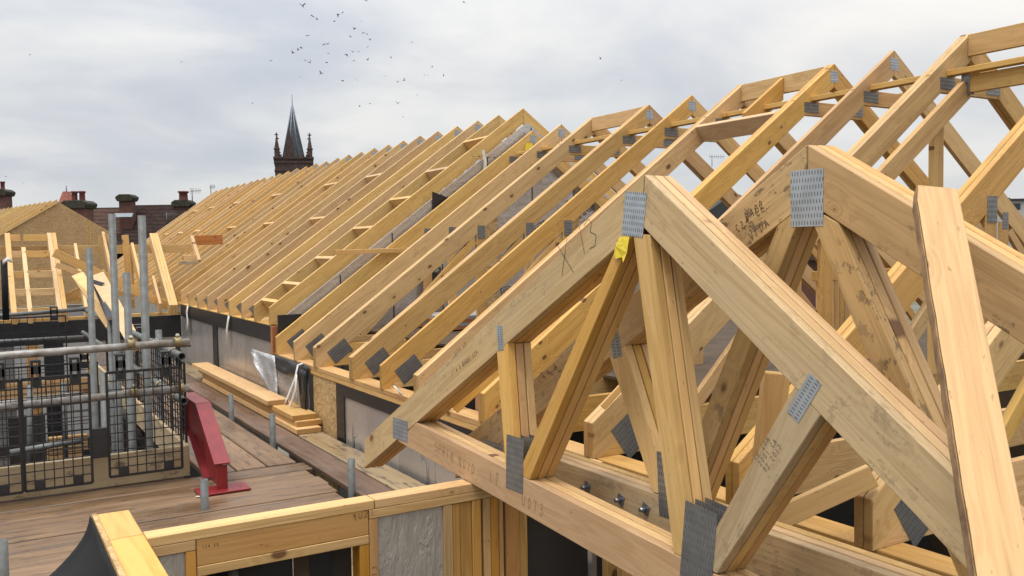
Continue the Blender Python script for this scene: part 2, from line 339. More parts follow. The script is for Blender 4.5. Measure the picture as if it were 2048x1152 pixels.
def multibox(name, items, mat, parent=None):
    "many bars (p, q, w, d, up) as one mesh"
    bm = bmesh.new(); o0 = Vector(items[0][0])
    for it in items:
        p, q, w, d = Vector(it[0]), Vector(it[1]), it[2], it[3]; up = Vector(it[4]) if len(it) > 4 else ZA
        g = (q-p).normalized()
        if abs(g.dot(up)) > .99: up = XA
        nn = up.cross(g).normalized(); u = g.cross(nn)
        v = [bm.verts.new(c + nn*a + u*b - o0) for c in (p, q) for a, b in ((-w/2, -d/2), (w/2, -d/2), (w/2, d/2), (-w/2, d/2))]
        for f in ((0, 1, 2, 3), (7, 6, 5, 4), (0, 4, 5, 1), (1, 5, 6, 2), (2, 6, 7, 3), (3, 7, 4, 0)): bm.faces.new([v[i] for i in f])
    return link_mesh(name, bm, mat, Matrix.Translation(o0+Vector((0, 0, OZ))), parent)
def revolve(name, c, prof, mat, parent=None, seg=12, rot=0, smooth=False):
    c = Vector(c); bm = bmesh.new(); rings = []
    for r, z in prof: rings.append([bm.verts.new((r*math.cos(2*math.pi*i/seg+rot), r*math.sin(2*math.pi*i/seg+rot), z)) for i in range(seg)])
    for A, B in zip(rings, rings[1:]):
        for i in range(seg): bm.faces.new((A[i], A[(i+1) % seg], B[(i+1) % seg], B[i]))
    bm.faces.new(rings[0]); bm.faces.new(rings[-1])
    return link_mesh(name, bm, mat, Matrix.Translation(c+Vector((0, 0, OZ))), parent, smooth)
# pen strokes, drawn as thin flat ribbons lying on a face
STROKES = {'S': [[(.8, .9), (.4, 1), (.1, .75), (.5, .5), (.8, .25), (.4, 0), (.05, .1)]], 'P': [[(.1, 0), (.15, 1), (.7, .9), (.65, .55), (.15, .5)]],
 'R': [[(.1, 0), (.15, 1), (.7, .9), (.65, .55), (.15, .5), (.8, 0)]], 'I': [[(.3, 0), (.35, 1)]], 'N': [[(.1, 0), (.15, 1), (.7, 0), (.75, 1)]],
 'G': [[(.8, .85), (.4, 1), (.1, .5), (.4, 0), (.8, .2), (.8, .45), (.5, .45)]], 'O': [[(.4, 1), (.1, .6), (.3, 0), (.7, .2), (.7, .8), (.4, 1)]],
 'Y': [[(.1, 1), (.4, .55)], [(.75, 1), (.3, 0)]], 'D': [[(.1, 0), (.15, 1), (.7, .8), (.7, .3), (.1, 0)]], 'X': [[(0, 1), (.8, 0)], [(.75, 1), (.1, 0)]],
 '1': [[(.4, 0), (.45, 1)]], '3': [[(.1, .9), (.5, 1), (.65, .8), (.3, .55), (.75, .35), (.5, 0), (.05, .1)]], 'T': [[(0, 1), (.8, 1)], [(.4, 1), (.4, 0)]],
 'F': [[(.1, 0), (.15, 1), (.7, 1)], [(.12, .55), (.55, .55)]], 'U': [[(.1, 1), (.15, .2), (.5, 0), (.7, .3), (.75, 1)]], '9': [[(.7, .7), (.4, 1), (.15, .75), (.45, .5), (.7, .75), (.55, 0)]],
 'E': [[(.7, 1), (.15, 1), (.1, 0), (.7, 0)], [(.12, .5), (.55, .5)]], 'C': [[(.75, .85), (.4, 1), (.1, .5), (.4, 0), (.75, .15)]], '2': [[(.1, .8), (.4, 1), (.65, .75), (.1, 0), (.75, 0)]],
 '7': [[(.05, 1), (.7, 1), (.3, 0)]], '5': [[(.7, 1), (.2, 1), (.15, .55), (.55, .6), (.7, .3), (.4, 0), (.05, .1)]], '0': [[(.4, 1), (.1, .6), (.3, 0), (.7, .2), (.7, .8), (.4, 1)]], ' ': [],
 'L': [[(.15, 1), (.1, 0), (.65, 0)]], 'A': [[(0, 0), (.4, 1), (.75, 0)], [(.15, .4), (.6, .4)]], 'V': [[(0, 1), (.35, 0), (.75, 1)]], 'K': [[(.1, 0), (.1, 1)], [(.7, 1), (.1, .45), (.7, 0)]], '-': [[(.1, .5), (.7, .5)]],
 'B': [[(.1, 0), (.1, 1), (.6, .85), (.1, .55), (.7, .3), (.1, 0)]], '4': [[(.55, 0), (.6, 1), (.05, .35), (.8, .35)]], '6': [[(.6, 1), (.15, .4), (.4, 0), (.65, .3), (.2, .45)]], '8': [[(.4, .5), (.1, .8), (.4, 1), (.65, .8), (.4, .5), (.1, .2), (.4, 0), (.7, .2), (.4, .5)]]}
def ink(name, text, o, dx, dy, h, adv, wd, parent, mat=None, jit=.05):
    "writing on a surface: o lower left corner, dx reading direction, dy up direction, both in the surface"
    o, dx, dy = Vector(o), Vector(dx).normalized(), Vector(dy).normalized(); nn = dx.cross(dy).normalized()
    bm = bmesh.new(); rng = random.Random(text); x = 0
    for ch in text:
        for st in STROKES[ch]:
            pts = [dx*(x+a*h*.75+rng.uniform(-jit, jit)*h) + dy*(b*h+rng.uniform(-jit, jit)*h) for a, b in st]
            for a, b in zip(pts, pts[1:]):
                e = (b-a); 
                if e.length < 1e-6: continue
                e.normalize(); s_ = nn.cross(e)*wd/2
                bm.faces.new([bm.verts.new(v) for v in (a-s_, b-s_, b+s_, a+s_)])
        x += adv
    return link_mesh(name, bm, mat or M['ink'], Matrix.Translation(o+Vector((0, 0, OZ))), parent)
def outline(name, text, o, dx, dy, size, wd, parent, mat=None):
    "printed outline lettering on a surface"
    cu = bpy.data.curves.new(name, 'FONT'); cu.body = text; cu.size = size; cu.fill_mode = 'NONE'; cu.bevel_depth = wd; cu.bevel_resolution = 0; cu.resolution_u = 3
    tmp = bpy.data.objects.new(name, cu); COL.objects.link(tmp)
    me = bpy.data.meshes.new_from_object(tmp.evaluated_get(bpy.context.evaluated_depsgraph_get())); bpy.data.objects.remove(tmp)
    me.materials.clear(); me.materials.append(mat or M['ink']); me.name = name
    ob = bpy.data.objects.new(name, me); COL.objects.link(ob)
    dx, dy = Vector(dx).normalized(), Vector(dy).normalized(); Rm = Matrix((dx, dy, dx.cross(dy))).transposed()
    place(ob, Matrix.Translation(Vector(o)+Vector((0, 0, OZ))) @ Rm.to_4x4(), parent); return ob
def plate(c, ex, ey, w, h, nrm, mat, parent, th=.0015):
    "toothed nail plate: centre, two in-plane directions, sizes"
    ex, ey = Vector(ex).normalized(), Vector(ey).normalized(); nn = ex.cross(ey).normalized()
    if nn.dot(Vector(nrm)) < 0: nn = -nn
    return prism('nail_plate', [(-w/2, -h/2), (w/2, -h/2), (w/2, h/2), (-w/2, h/2)], 0, th, Vector(c), ex, nn, ey, mat, parent, (1, 0), 0)
ORD = ['first', 'second', 'third', 'fourth', 'fifth', 'sixth', 'seventh', 'eighth', 'ninth', 'tenth', 'eleventh', 'twelfth', 'thirteenth', 'fourteenth', 'fifteenth', 'sixteenth', 'seventeenth', 'eighteenth', 'nineteenth', 'twentieth', 'twenty first', 'twenty second', 'twenty third', 'twenty fourth', 'twenty fifth', 'twenty sixth', 'twenty seventh', 'twenty eighth']

# ------------------------------------------------------------------ ground and slabs
structure(mesh('ground', [(-900, -300, -OZ), (1200, -300, -OZ), (1200, 1500, -OZ), (-900, 1500, -OZ)], [(0, 1, 2, 3)], M['ground']))
structure(box('floor_slab', (.4, -4, -3.7), (8.9, 9.0, -3.5), M['shade_dark'], bevel=0))  # near-black colour stands in for shade in the storey below
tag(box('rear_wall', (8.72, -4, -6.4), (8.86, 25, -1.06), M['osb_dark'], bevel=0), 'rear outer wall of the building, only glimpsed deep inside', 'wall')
tag(box('cross_wall', (2.8, 5.9, -3.5), (8.7, 6.0, -1.06), M['shade_dark'], bevel=0), 'boarded cross wall deep inside below the near roof, shade painted into its colour', 'wall')  # boards coloured near-black to carry the indoor shade
structure(box('attic_floor', (3.45, 3.7, -.852), (7.85, 9.0, -.834), M['osb_dark'], bevel=0))  # deck added to darken the gaps below the rafters, shade in its colour
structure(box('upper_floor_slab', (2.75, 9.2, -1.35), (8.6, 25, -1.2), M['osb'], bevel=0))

# ------------------------------------------------------------------ main roof: trusses across X, ridge along Y
XE, XR = 2.573, 5.657; TAN = .7207; PA = math.atan(TAN); D = .145; VD = D/math.cos(PA)
SL = Vector((math.cos(PA), 0, math.sin(PA))); SR = Vector((math.cos(PA), 0, -math.sin(PA)))
XT = 2*XR-XE
def rafter_pair(root, y, zr, mat, th=.036, names=('rafter', 'rafter')):
    ze = zr - TAN*(XR-XE); v = VD
    prism(names[0], [(XE, ze-.178), (XE+.055, ze-.178), (XR, zr-v), (XR, zr), (XE, ze)], y, y+th, (0, 0, 0), XA, YA, ZA, mat, root, (1, TAN))
    prism(names[1], [(XT, ze-.178), (XT-.055, ze-.178), (XR+.001, zr-v), (XR+.001, zr), (XT, ze)], y, y+th, (0, 0, 0), XA, YA, ZA, mat, root, (1, -TAN))
NEG_Y = Vector((0, -1, 0))
def front_truss(y, plies, label, full=True, tagged=False):
    zr = 1.35; ze = zr-TAN*(XR-XE)
    root = thing('roof_truss', label, 'roof truss', (XR, y, -1.05), 'attic trusses of the near roof')
    for k in range(plies):
        yy = y + k*.0395; mt = M['pine']
        rafter_pair(root, yy, zr, mt)
        box('collar_tie', (5.225, yy+.001, .94), (2*XR-5.225, yy+.035, 1.045), mt, root) if k == 0 else None
        zc = ze-.178
        prism('bottom_chord', [(XE+.06, zc), (XT-.06, zc), (XT-.06, zc+.05), (XT-.26, zc+.195), (XE+.26, zc+.195), (XE+.06, zc+.05)], yy+.0005, yy+.0355, (0, 0, 0), XA, YA, ZA, mt, root, (1, 0)) if k == 0 else None
        if k: continue
        for sg in (-1, 1):
            X = lambda x: x if sg < 0 else 2*XR-x
            ztop = zr-v_under-TAN*(XR-4.27)
            x0, x1 = sorted((X(4.222), X(4.318)))
            box('post', (x0, yy+.001, ze-.178+.196), (x1, yy+.035, ztop+(-.034)), mt, root, grain='z')
            a, b = Vector((X(4.20), yy+.018, ztop-.11)), Vector((X(3.25), yy+.018, ze-.178+.196+.0))
            beam('web', a, b, .034, .072, mt, root, up=YA.cross(b-a))
        pm = M['plate_dull']
        plate((XR+.0, y, zr-.10), XA, ZA, .085, .085, NEG_Y, M['plate'], root)
        plate((5.405, y, 1.0), XA, ZA, .155, .075, NEG_Y, pm, root); plate((2*XR-5.405, y, 1.0), XA, ZA, .155, .075, NEG_Y, pm, root)
        plate((4.275, y, .145), XA, ZA, .082, .13, NEG_Y, pm, root); plate((2*XR-4.275, y, .145), XA, ZA, .082, .13, NEG_Y, pm, root)
        big = y < 4.0; plate((2.86 if big else 2.80, y, ze-.045), SL, Vector((-math.sin(PA), 0, math.cos(PA))), .29 if big else .205, .195 if big else .135, NEG_Y, pm, root)
    if tagged:
        c = Vector((XR-.06, y-.004, zr-.205)); mesh('yellow_tag', [c+Vector(v) for v in ((-.05, 0, .05), (.045, 0, .055), (.05, -.004, -.02), (-.01, -.006, -.05), (-.055, -.003, -.03))], [(0, 1, 2, 3, 4)], M['label'], root, solid=.001)
    return root
v_under = VD
front = [(8.95, 1, 'front roof truss nearest the foil gable wall, with a yellow tag at its peak', True), (8.36, 1, 'single rafter truss in front of the yellow tagged truss, its peak standing alone', False),
 (7.74, 2, 'double rafter truss carrying the far end of the first short ridge board', False), (6.84, 2, 'double rafter truss carrying the near end of the first short ridge board', False),
 (6.235, 1, 'single truss between the two roof window openings, farther one', False), (5.59, 2, 'double rafter truss at the far side of the roof window opening with the trimmer', False),
 (4.66, 2, 'double rafter truss at the near side of the roof window opening with the trimmer', False), (4.14, 1, 'single truss with a bright peak plate behind the two heavy gable girders', False),
 (3.565, 2, 'double truss at upper right carrying the high ridge board', False), (2.58, 2, 'near double truss cutting the right edge of the picture, plate on its flank', False), (1.96, 2, 'nearest truss, glimpsed low at the right edge beneath the heavy girder', False)]
for y, pl, lab, tg in front: front_truss(y, pl, lab, tagged=tg)
# ridge boards, trimmers, short rafter, binders
def piece(name, label, cat, *a, group=None, **k): return tag(beam(name, *a, **k), label, cat, group)
RD = .14
for (y0, y1, lab) in ((6.88+.036, 7.74, 'short ridge board bridging the first pair of double trusses'), (4.74, 5.59, 'short ridge board above the roof window opening with the trimmer'), (2.66, 3.565, 'high ridge board running out of the picture at upper right')):
    piece('ridge_board', lab, 'ridge board', (XR-.02, y0, 1.345-RD/2-.01), (XR-.02, y1, 1.345-RD/2-.01), .038, RD, M['pine'])
zt = 1.35-TAN*(XR-5.14); piece('trimmer', 'reddish trimmer board framing the roof window opening below the ridge', 'trimmer', (5.16, 4.74, zt-.075), (5.16, 5.59, zt-.075), .04, .145, M['pine_pink'], up=Vector((-math.sin(PA), 0, math.cos(PA))))
sr = tag(prism('short_rafter', [(5.19, 1.35-TAN*(XR-5.19)-VD), (XR-.042, 1.35-TAN*.042-VD), (XR-.042, 1.35-TAN*.042), (5.19, 1.35-TAN*(XR-5.19))], 5.12, 5.157, (0, 0, 0), XA, YA, ZA, M['pine_yellow'], None, (1, TAN)), 'short yellow rafter between trimmer and ridge board', 'rafter')
piece('binder', 'long batten lying on the collar ties under the ridge, left line', 'batten', (5.43, 1.9, 1.066), (5.43, 8.9, 1.066), .07, .036, M['pine'], group='binders on the collar ties')
piece('binder', 'long batten lying on the collar ties under the ridge, right line', 'batten', (5.93, 1.9, 1.066), (5.93, 8.9, 1.066), .07, .036, M['pine_yellow'], group='binders on the collar ties')
# hung rafter and header at the upper right
hb = thing('hung_header', 'header timber on steel hangers below the high ridge board', 'header', (5.5, 3.2, 1.0))
beam('timber', (5.47, 2.66, .985), (5.47, 3.50, .985), .04, .11, M['pine'], hb)
for yy in (2.72, 3.47):
    h_ = box('hanger', (5.445, yy-.025, .92), (5.495, yy+.025, .925), M['bolt'], hb, bevel=0)
    box('strap', (5.446, yy-.028, .92), (5.449, yy+.028, 1.05), M['bolt'], h_, bevel=0); box('strap', (5.492, yy-.028, .92), (5.495, yy+.028, 1.05), M['bolt'], h_, bevel=0)
piece('brace', 'diagonal timber slung under the upper right double rafter', 'brace', (5.46, 3.48, .955), (4.30, 3.48, .12), .04, .12, M['pine'])
# post under that truss
_pp = at(1878, 300, Y=3.5)
tag(box('stud_post', (_pp.x-.05, 3.50, -.85), (_pp.x+.05, 3.54, .80), M['pine'], grain='z'), 'tall post standing under the upper right brace against the sky', 'post')

# far roof
YB = [9.16, 9.74] + [10.28 + .585*i for i in range(26)]
ZRB = 1.635; zeb = ZRB-TAN*(XR-XE)
lad = thing('gable_ladder', 'ladder of two rafters and short noggins at the step between the roofs', 'gable ladder', (XR, 9.16, zeb))
for y in YB[:2]: rafter_pair(lad, y, ZRB, M['pine_far'])
NORM = Vector((-math.sin(PA), 0, math.cos(PA)))
def nog_between(x, y0, y1, parent=None, d=.085, mat=None):
    z = ZRB - TAN*(XR-x)
    c = Vector((x, 0, z)) - NORM*(d/2+.001)
    return beam('noggin', (c.x, y0, c.z), (c.x, y1, c.z), .044, d, mat or M['pine_pale'], parent, up=NORM)
for x in (2.66, 2.90, 3.27, 3.72, 4.18, 4.65, 5.17): nog_between(x, 9.196, 9.74, lad, .12)
rng0 = random.Random(4); proto = None
for i, y in enumerate(YB[2:]):
    lab = 'far roof truss, %s behind the gable ladder counting towards the chimneys' % ORD[i]
    if proto is None:
        proto = thing('roof_truss', lab, 'roof truss', (XR, y, zeb-.18), 'trusses of the far roof')
        rafter_pair(proto, y, ZRB, M['pine_far'])
        box('collar_tie', (5.225, y+.001, 1.225), (2*XR-5.225, y+.035, 1.33), M['pine_far'], proto)
        box('bottom_chord', (XE+.06, y+.001, zeb-.177), (XT-.06, y+.035, zeb-.08), M['pine_far'], proto)
        plate((XR, y, ZRB-.10), XA, ZA, .085, .085, NEG_Y, M['plate'], proto); plate((2.74, y, zeb-.07), SL, NORM, .15, .10, NEG_Y, M['plate_dull'], proto)
    else:
        c = copy_tree(proto, (rng0.uniform(-.008, .008), y-YB[2]+rng0.uniform(-.02, .02), rng0.uniform(-.009, .009))); c['label'] = lab
for k, (x, gap) in enumerate([(4.80, 4), (4.80, 7), (4.80, 12), (4.80, 17), (4.80, 21), (4.80, 24), (3.98, 4), (3.98, 8), (3.98, 12), (3.98, 17), (3.98, 20), (3.98, 23)]):
    row = 'upper' if x > 4.5 else 'lower'
    o = nog_between(x, YB[gap]+.036, YB[gap+1])
    tag(o, 'pale %s row noggin between far rafters, %s from the gable ladder' % (row, ORD[k % 6]), 'noggin', 'noggins between the far rafters')
# foil faced gable wall between the roofs
sp = thing('foil_gable_wall', 'silver foil covered gable wall between the near and far roofs', 'wall', (XR, 9.05, -1.05))
zz = lambda x: ZRB-TAN*abs(XR-x)-.186
prism('foil_face', [(2.72, -3.4), (8.6, -3.4), (8.6, zz(8.6)), (XR, zz(XR)), (2.72, zz(2.72))], 9.06, 9.12, (0, 0, 0), XA, YA, ZA, M['foil'], sp, None, 0)
for x in (3.3, 3.9, 4.5, 5.1, 5.7, 6.3, 6.9, 7.5): box('joint_line', (x-.006, 9.056, -3.3), (x+.006, 9.059, zz(x)-.02), M['ink'], sp, bevel=0)
prism('membrane_patch', [(4.385, .30), (4.385, .62), (4.60, .55), (4.62, .50)], 9.045, 9.052, (0, 0, 0), XA, YA, ZA, M['tape'], sp, None, 0); box('membrane_patch', (2.62, 9.03, -1.06), (2.86, 9.055, -.66), M['tape'], sp, bevel=0)
box('membrane_patch', (4.36, 9.05, -.60), (4.60, 9.055, -.28), M['tape'], sp, bevel=0); box('membrane_patch', (4.36, 9.049, -.95), (4.60, 9.054, -.80), M['tape'], sp, bevel=0)
for x in (5.05, 6.2): box('osb_strip', (x, 9.04, -1.0), (x+.16, 9.055, .55), M['osb'], sp, bevel=0)
outline('printed_text', 'Thermo', (4.42, 9.054, -.70), (-1, 0, -.30), (.30, 0, -1), .22, .0035, sp)
outline('printed_text', 'TF200', (4.62, 9.054, -.46), (-.5, 0, .8), (-.8, 0, -.5), .15, .0035, sp)
outline('printed_text', 'Protect', (5.3, 9.054, -.72), (1, 0, .35), (-.35, 0, 1), .34, .0035, sp)
outline('printed_text', 'Thermo', (5.75, 9.054, .02), (1, 0, .5), (-.5, 0, 1), .30, .0035, sp)
ob = multibox('dashed_line', [((4.9+i*.07, 9.055, 1.03), (4.93+i*.07, 9.055, 1.03), .003, .006) for i in range(12)], M['ink'], sp); ob['kind'] = 'stuff'
tag(beam('loose_batten', at(668, 505, Y=8.9), at(816, 500, Y=8.9), .045, .05, M['pine_yellow']), 'loose yellow batten poking out level across the rafters by the foil gable', 'batten')
tag(mesh('white_strap', [at(x, y, Y=9.02) for x, y in ((963, 300), (969, 300), (974, 325), (972, 345), (966, 345), (968, 326))], [(0, 1, 2, 5), (2, 3, 4, 5)], M['strap'], solid=.002), 'white strap hanging on the foil gable near its peak', 'strap')

sb0, sb1 = at(905, 646, Y=7.95), at(1215, 646, Y=7.95)
bs = thing('board_stack', 'stack of pale plasterboard sheets on the attic floor seen beneath the rafters', 'board stack', (sb0.x+.4, 8.2, -.834))
for i in range(4): box('board', (sb0.x-.1+.02*(i % 2), 7.95, -.82+i*.034), (sb1.x+.02*i, 8.6, -.788+i*.034), M['board_grey'] if i % 2 else M['pine_red'], bs, .001)
# ------------------------------------------------------------------ eaves walls along Y
XW = 2.60
wl = thing('near_eaves_wall', 'near facade wall with foil boards under the timber wall plate', 'wall', (XW, 6.5, -3.5))
box('wall_plate', (2.585, 3.60, -1.088), (2.73, 9.16, -1.050), M['pine'], wl, grain='y')
box('wall_plate', (2.587, 3.60, -1.127), (2.728, 9.16, -1.0895), M['pine'], wl, grain='y')
box('osb_panel', (2.598, 7.30, -2.9), (2.616, 7.90, -1.128), M['osb'], wl, bevel=0)
for i, (y0, y1) in enumerate(((3.62, 4.2), (4.203, 4.80), (4.803, 5.40), (5.403, 6.0), (6.003, 6.6), (6.603, 7.29))): box('foil_board', (2.602, y0, -2.9), (2.63, y1, -1.128), M['foil'], wl, bevel=0)
box('black_tape', (2.590, 3.7, -1.225), (2.5985, 7.28, -1.105), M['tape'], wl, bevel=0); box('black_tape', (2.5905, 7.10, -1.66), (2.599, 7.285, -1.226), M['tape'], wl, bevel=0)
outline('printed_text', 'Protect', (2.5985, 6.95, -1.62), (0, -1, .05), (0, .1, 1), .30, .0028, wl)
outline('printed_text', 'TF200', (2.5985, 5.6, -1.62), (0, -1, .05), (0, .1, 1), .28, .0028, wl)
wb = thing('far_eaves_wall', 'far facade wall of silver foil boards with a black taped head', 'wall', (XW, 11.5, -3.5))
box('wall_plate', (2.59, 9.17, zeb-.216), (2.73, 25, zeb-.179), M['pine'], wb, grain='y')
for i in range(9): box('foil_board', (2.602, 9.2+i*.55, -2.9), (2.63, 9.2+i*.55+.544, zeb-.217), M['foil'], wb, bevel=0)
box('foil_board', (2.602, 14.15, -2.9), (2.63, 25, zeb-.217), M['foil'], wb, bevel=0)
box('black_tape', (2.588, 9.2, zeb-.36), (2.5995, 13.9, zeb-.19), M['tape'], wb, bevel=0); box('black_tape', (2.5885, 11.62, -1.7), (2.600, 11.86, zeb-.361), M['tape'], wb, bevel=0)
box('corner_post', (2.575, 9.10, -1.62), (2.66, 9.158, zeb-.19), M['pine_red'], wb, grain='z')
# torn foil hanging off the near wall
tf = thing('torn_foil_wrap', 'torn bright foil and black membrane peeling off the wall beside the osb panel', 'membrane', (2.5, 8.4, -1.6))
def sheet(name, corners, mat, parent, nu=14, nv=14, amp=.02, seed=1, thick=.002):
    "wrinkled cloth between four corner points (a,b,c,d around)"
    a, b, c, d = (Vector(v) for v in corners); rng = random.Random(seed); ph = [rng.uniform(0, 6.28) for _ in range(8)]
    nrm = (b-a).cross(d-a).normalized(); vs, fs = [], []
    for j in range(nv+1):
        for i in range(nu+1):
            u, v = i/nu, j/nv; p = a*(1-u)*(1-v)+b*u*(1-v)+c*u*v+d*(1-u)*v
            e = math.sin(u*9+ph[0]+2*math.sin(v*4+ph[1]))*.6 + math.sin(u*17+v*6+ph[2])*.3+math.sin(v*13-u*5+ph[3])*.25
            vs.append(p+nrm*amp*e)
    for j in range(nv):
        for i in range(nu): k = j*(nu+1)+i; fs.append((k, k+1, k+nu+2, k+nu+1))
    return mesh(name, vs, fs, mat, parent, True, solid=thick)
sheet('silver_sheet', ((2.56, 7.95, -1.62), (2.56, 8.95, -1.62), (2.57, 9.0, -1.13), (2.57, 7.95, -1.13)), M['foil_bright'], tf, amp=.012)
sheet('peeled_corner', ((2.53, 8.75, -1.60), (2.42, 9.25, -1.15), (2.44, 9.42, -1.02), (2.55, 8.95, -1.06)), M['foil_bright'], tf, 8, 8, .01, 4)
sheet('black_edging', ((2.545, 7.93, -1.20), (2.545, 9.05, -1.20), (2.575, 9.08, -1.055), (2.575, 7.93, -1.06)), M['tape'], tf, 14, 4, .012, 2)
sheet('black_edging', ((2.52, 7.92, -1.62), (2.53, 8.10, -1.62), (2.55, 8.16, -1.1), (2.54, 7.93, -1.1)), M['tape'], tf, 5, 10, .012, 3)
def ribbon(name, pts, w, mat, label, cat, dirv=YA, group=None):
    vs, fs = [], []
    for p in pts: vs += [Vector(p)-Vector(dirv)*w/2, Vector(p)+Vector(dirv)*w/2]
    for i in range(len(pts)-1): fs.append((2*i, 2*i+1, 2*i+3, 2*i+2))
    return tag(mesh(name, vs, fs, mat, None, True, solid=.003), label, cat, group)
ribbon('lifting_strap', [(2.6, 8.15, -1.05), (2.54, 8.16, -1.07), (2.515, 8.18, -1.2), (2.47, 8.30, -1.4), (2.44, 8.36, -1.50), (2.46, 8.28, -1.51), (2.475, 8.16, -1.40), (2.49, 8.09, -1.28), (2.515, 8.13, -1.15)], .045, M['strap'], 'white looped strap hanging over the torn foil beside the timber stack', 'strap')
ribbon('lifting_strap', [(2.575, 13.3, -.77), (2.56, 13.32, -.86), (2.555, 13.25, -1.0), (2.55, 13.3, -1.12)], .10, M['strap'], 'white strap dangling on the foil wall beside the roof corner', 'strap')
ribbon('lifting_strap', [(2.575, 10.9, -.77), (2.56, 10.9, -.84), (2.555, 10.95, -.95), (2.55, 10.93, -1.10)], .08, M['strap'], 'white strap dangling midway along the far foil wall', 'strap')
ribbon('white_rope', [(2.59, 5.95, -1.02), (2.56, 5.98, -.99), (2.55, 5.90, -1.0), (2.56, 5.84, -1.04)], .05, M['strap'], 'small white bundle of cloth on the near wall plate', 'cloth')

# ------------------------------------------------------------------ the two triple gable girders A (loosely set) and B
def girder(root, org, s, n, u, H, tan, mats, members, plates, plies=3, th=.036, gap=.0045):
    for k in range(plies):
        t0 = k*(th+gap); 
        for nm, poly, gr, mt in members:
            dz = .004*((k*7+len(nm)) % 3-1)
            prism(nm, [(a, b+dz*.3) for a, b in poly], t0, t0+th, org, s, n, u, mt[k % len(mt)], root, gr)
        for (c, ex, w, h, inner, pmat) in plates:
            if k and not inner: continue
            e = Vector(s)*ex[0]+Vector(u)*ex[1]; f = Vector(s)*(-ex[1])+Vector(u)*ex[0]
            cc = Vector(org)+Vector(s)*c[0]+Vector(u)*c[1]+Vector(n)*t0
            plate(cc, e, f, w, h, -Vector(n), pmat, root)
def quad(a0, a1, b0, b1): return [a0, a1, b1, b0]
yaw, tilt, lean = R(.385), R(2.904), R(-2.604)
s = Vector((math.sin(yaw)*math.cos(tilt), math.cos(yaw)*math.cos(tilt), math.sin(tilt))); n_ = Vector((math.cos(yaw), -math.sin(yaw), 0)); u0 = n_.cross(s)
n2_ = math.cos(lean)*n_+math.sin(lean)*u0; u = n2_.cross(s)
H = 1.338; tA = .605; vA = .145*math.sqrt(1+tA*tA); un = lambda x: H-vA-tA*abs(x)
GA, GB, GM = M['pine_grey'], M['pine'], M['pine_mould']
orgA = Vector((1.911, 2.339, .232)) - u*H
rootA = thing('gable_girder_truss', 'front triple ply girder truss with X13 pencilled on its rafter and a yellow tag', 'roof truss', orgA+n2_*.05)
PY = M['pine_yellow']; PK = M['pine_pink']; PP = M['pine_pale']
membersA = [
 ('rafter', [(-.0005, H), (-.0005, H-vA), (2.10, un(2.10)), (2.37, un(2.37)), (2.37, H-tA*2.37)], (1, -tA), (GA, GB, PP)),
 ('rafter', [(-.002, H), (-.002, H-vA), (-2.37, un(2.37)), (-2.37, H-tA*2.37)], (1, tA), (GA, PP, GB)),
 ('bottom_chord', [((H-vA-.145)/tA, .145), ((H-vA)/tA-.02, 0), (-(H-vA)/tA+.02, 0), (-(H-vA-.145)/tA, .145)], (1, 0), (PK, GB, PP)),
 ('strut', quad((.92, un(.92)-.001), (.835, un(.835)-.001), (.80, .146), (.715, .146)), (.1, 1), (PY, PY, PP)),
 ('strut', quad((-.785, un(.785)-.001), (-.69, un(.69)-.001), (-.45, .146), (-.36, .146)), (-.5, 1), (GA, GB, GB)),
 ('web', quad((.135, un(.135)-.001), (.045, un(.045)-.001), (.70, .146), (.61, .146)), (-.55, 1), (PY, PY, PY)),
 ('web', quad((.043, un(.043)-.001), (-.045, un(.045)-.001), (-.255, .146), (-.342, .146)), (.3, 1), (PP, PP, PY))]
PL = M['plate']
platesA = [((.042, 1.205), (1, .06), .115, .148, False, PL), ((1.882, .066), (1, -.08), .19, .108, False, PL), ((.895, .675), (.24, 1), .105, .046, False, PL),
 ((.727, .18), (1, -.07), .135, .222, True, M['plate_dull']), ((-.365, .205), (1, .02), .14, .24, True, M['plate_dull']), ((-.727, .727), (-.5, .87), .135, .048, False, PL)]
girder(rootA, orgA, s, n2_, u, H, tA, None, membersA, platesA)
fA = lambda a, b, e=.0012: orgA + s*a + u*b - n2_*e
# writing on girder A (seen from -n: reading direction is -s)
dL = (-s + u*tA).normalized(); uL = (u + s*tA).normalized()
ink('pencil_mark', 'X', fA(.46, .965), -s+u*.35, u+s*.35, .13, .1, .0024, rootA); ink('pencil_mark', '13', fA(.345, 1.04), -s+u*.5, u+s*.5, .11, .065, .0024, rootA)
ink('pencil_mark', 'SPRIN NOYD', fA(1.47, .055), -s-u*.03, u, .045, .042, .0016, rootA, M['stamp']); ink('pencil_mark', 'IT', fA(.93, .05), -s, u, .05, .05, .0016, rootA, M['stamp']); ink('pencil_mark', 'UOT3', fA(.66, .03), -s, u, .045, .045, .0016, rootA, M['stamp'])
for j, (tx, a, b) in enumerate((('GRADE C24', 1.22, .50), ('4 3 2 1', 1.28, .445), ('0085 KD', 1.30, .50))): ink('stamp', tx, fA(a, b+.02*j), dL, uL, .02, .018, .002, rootA, M['stamp'])
for j, tx in enumerate(('CE 20N', '2001 CA', '02 2017')): ink('stamp', tx, fA(-.575-.019*j, .52-.012*j), (-s*.55+u*.85)*1.0, (-s*.85-u*.55)*-1, .016, .0145, .0011, rootA)
c = fA(.078, 1.075, .004); mesh('yellow_tag', [c+s*a+u*b-n2_*e for a, b, e in ((-.022, .055, 0), (.030, .052, 0), (.040, .02, .010), (.056, -.012, .002), (.030, -.024, .012), (.006, -.016, .004), (-.012, -.034, .012), (-.022, .0, .006))], [tuple(range(8))], M['label'], rootA, solid=.001)
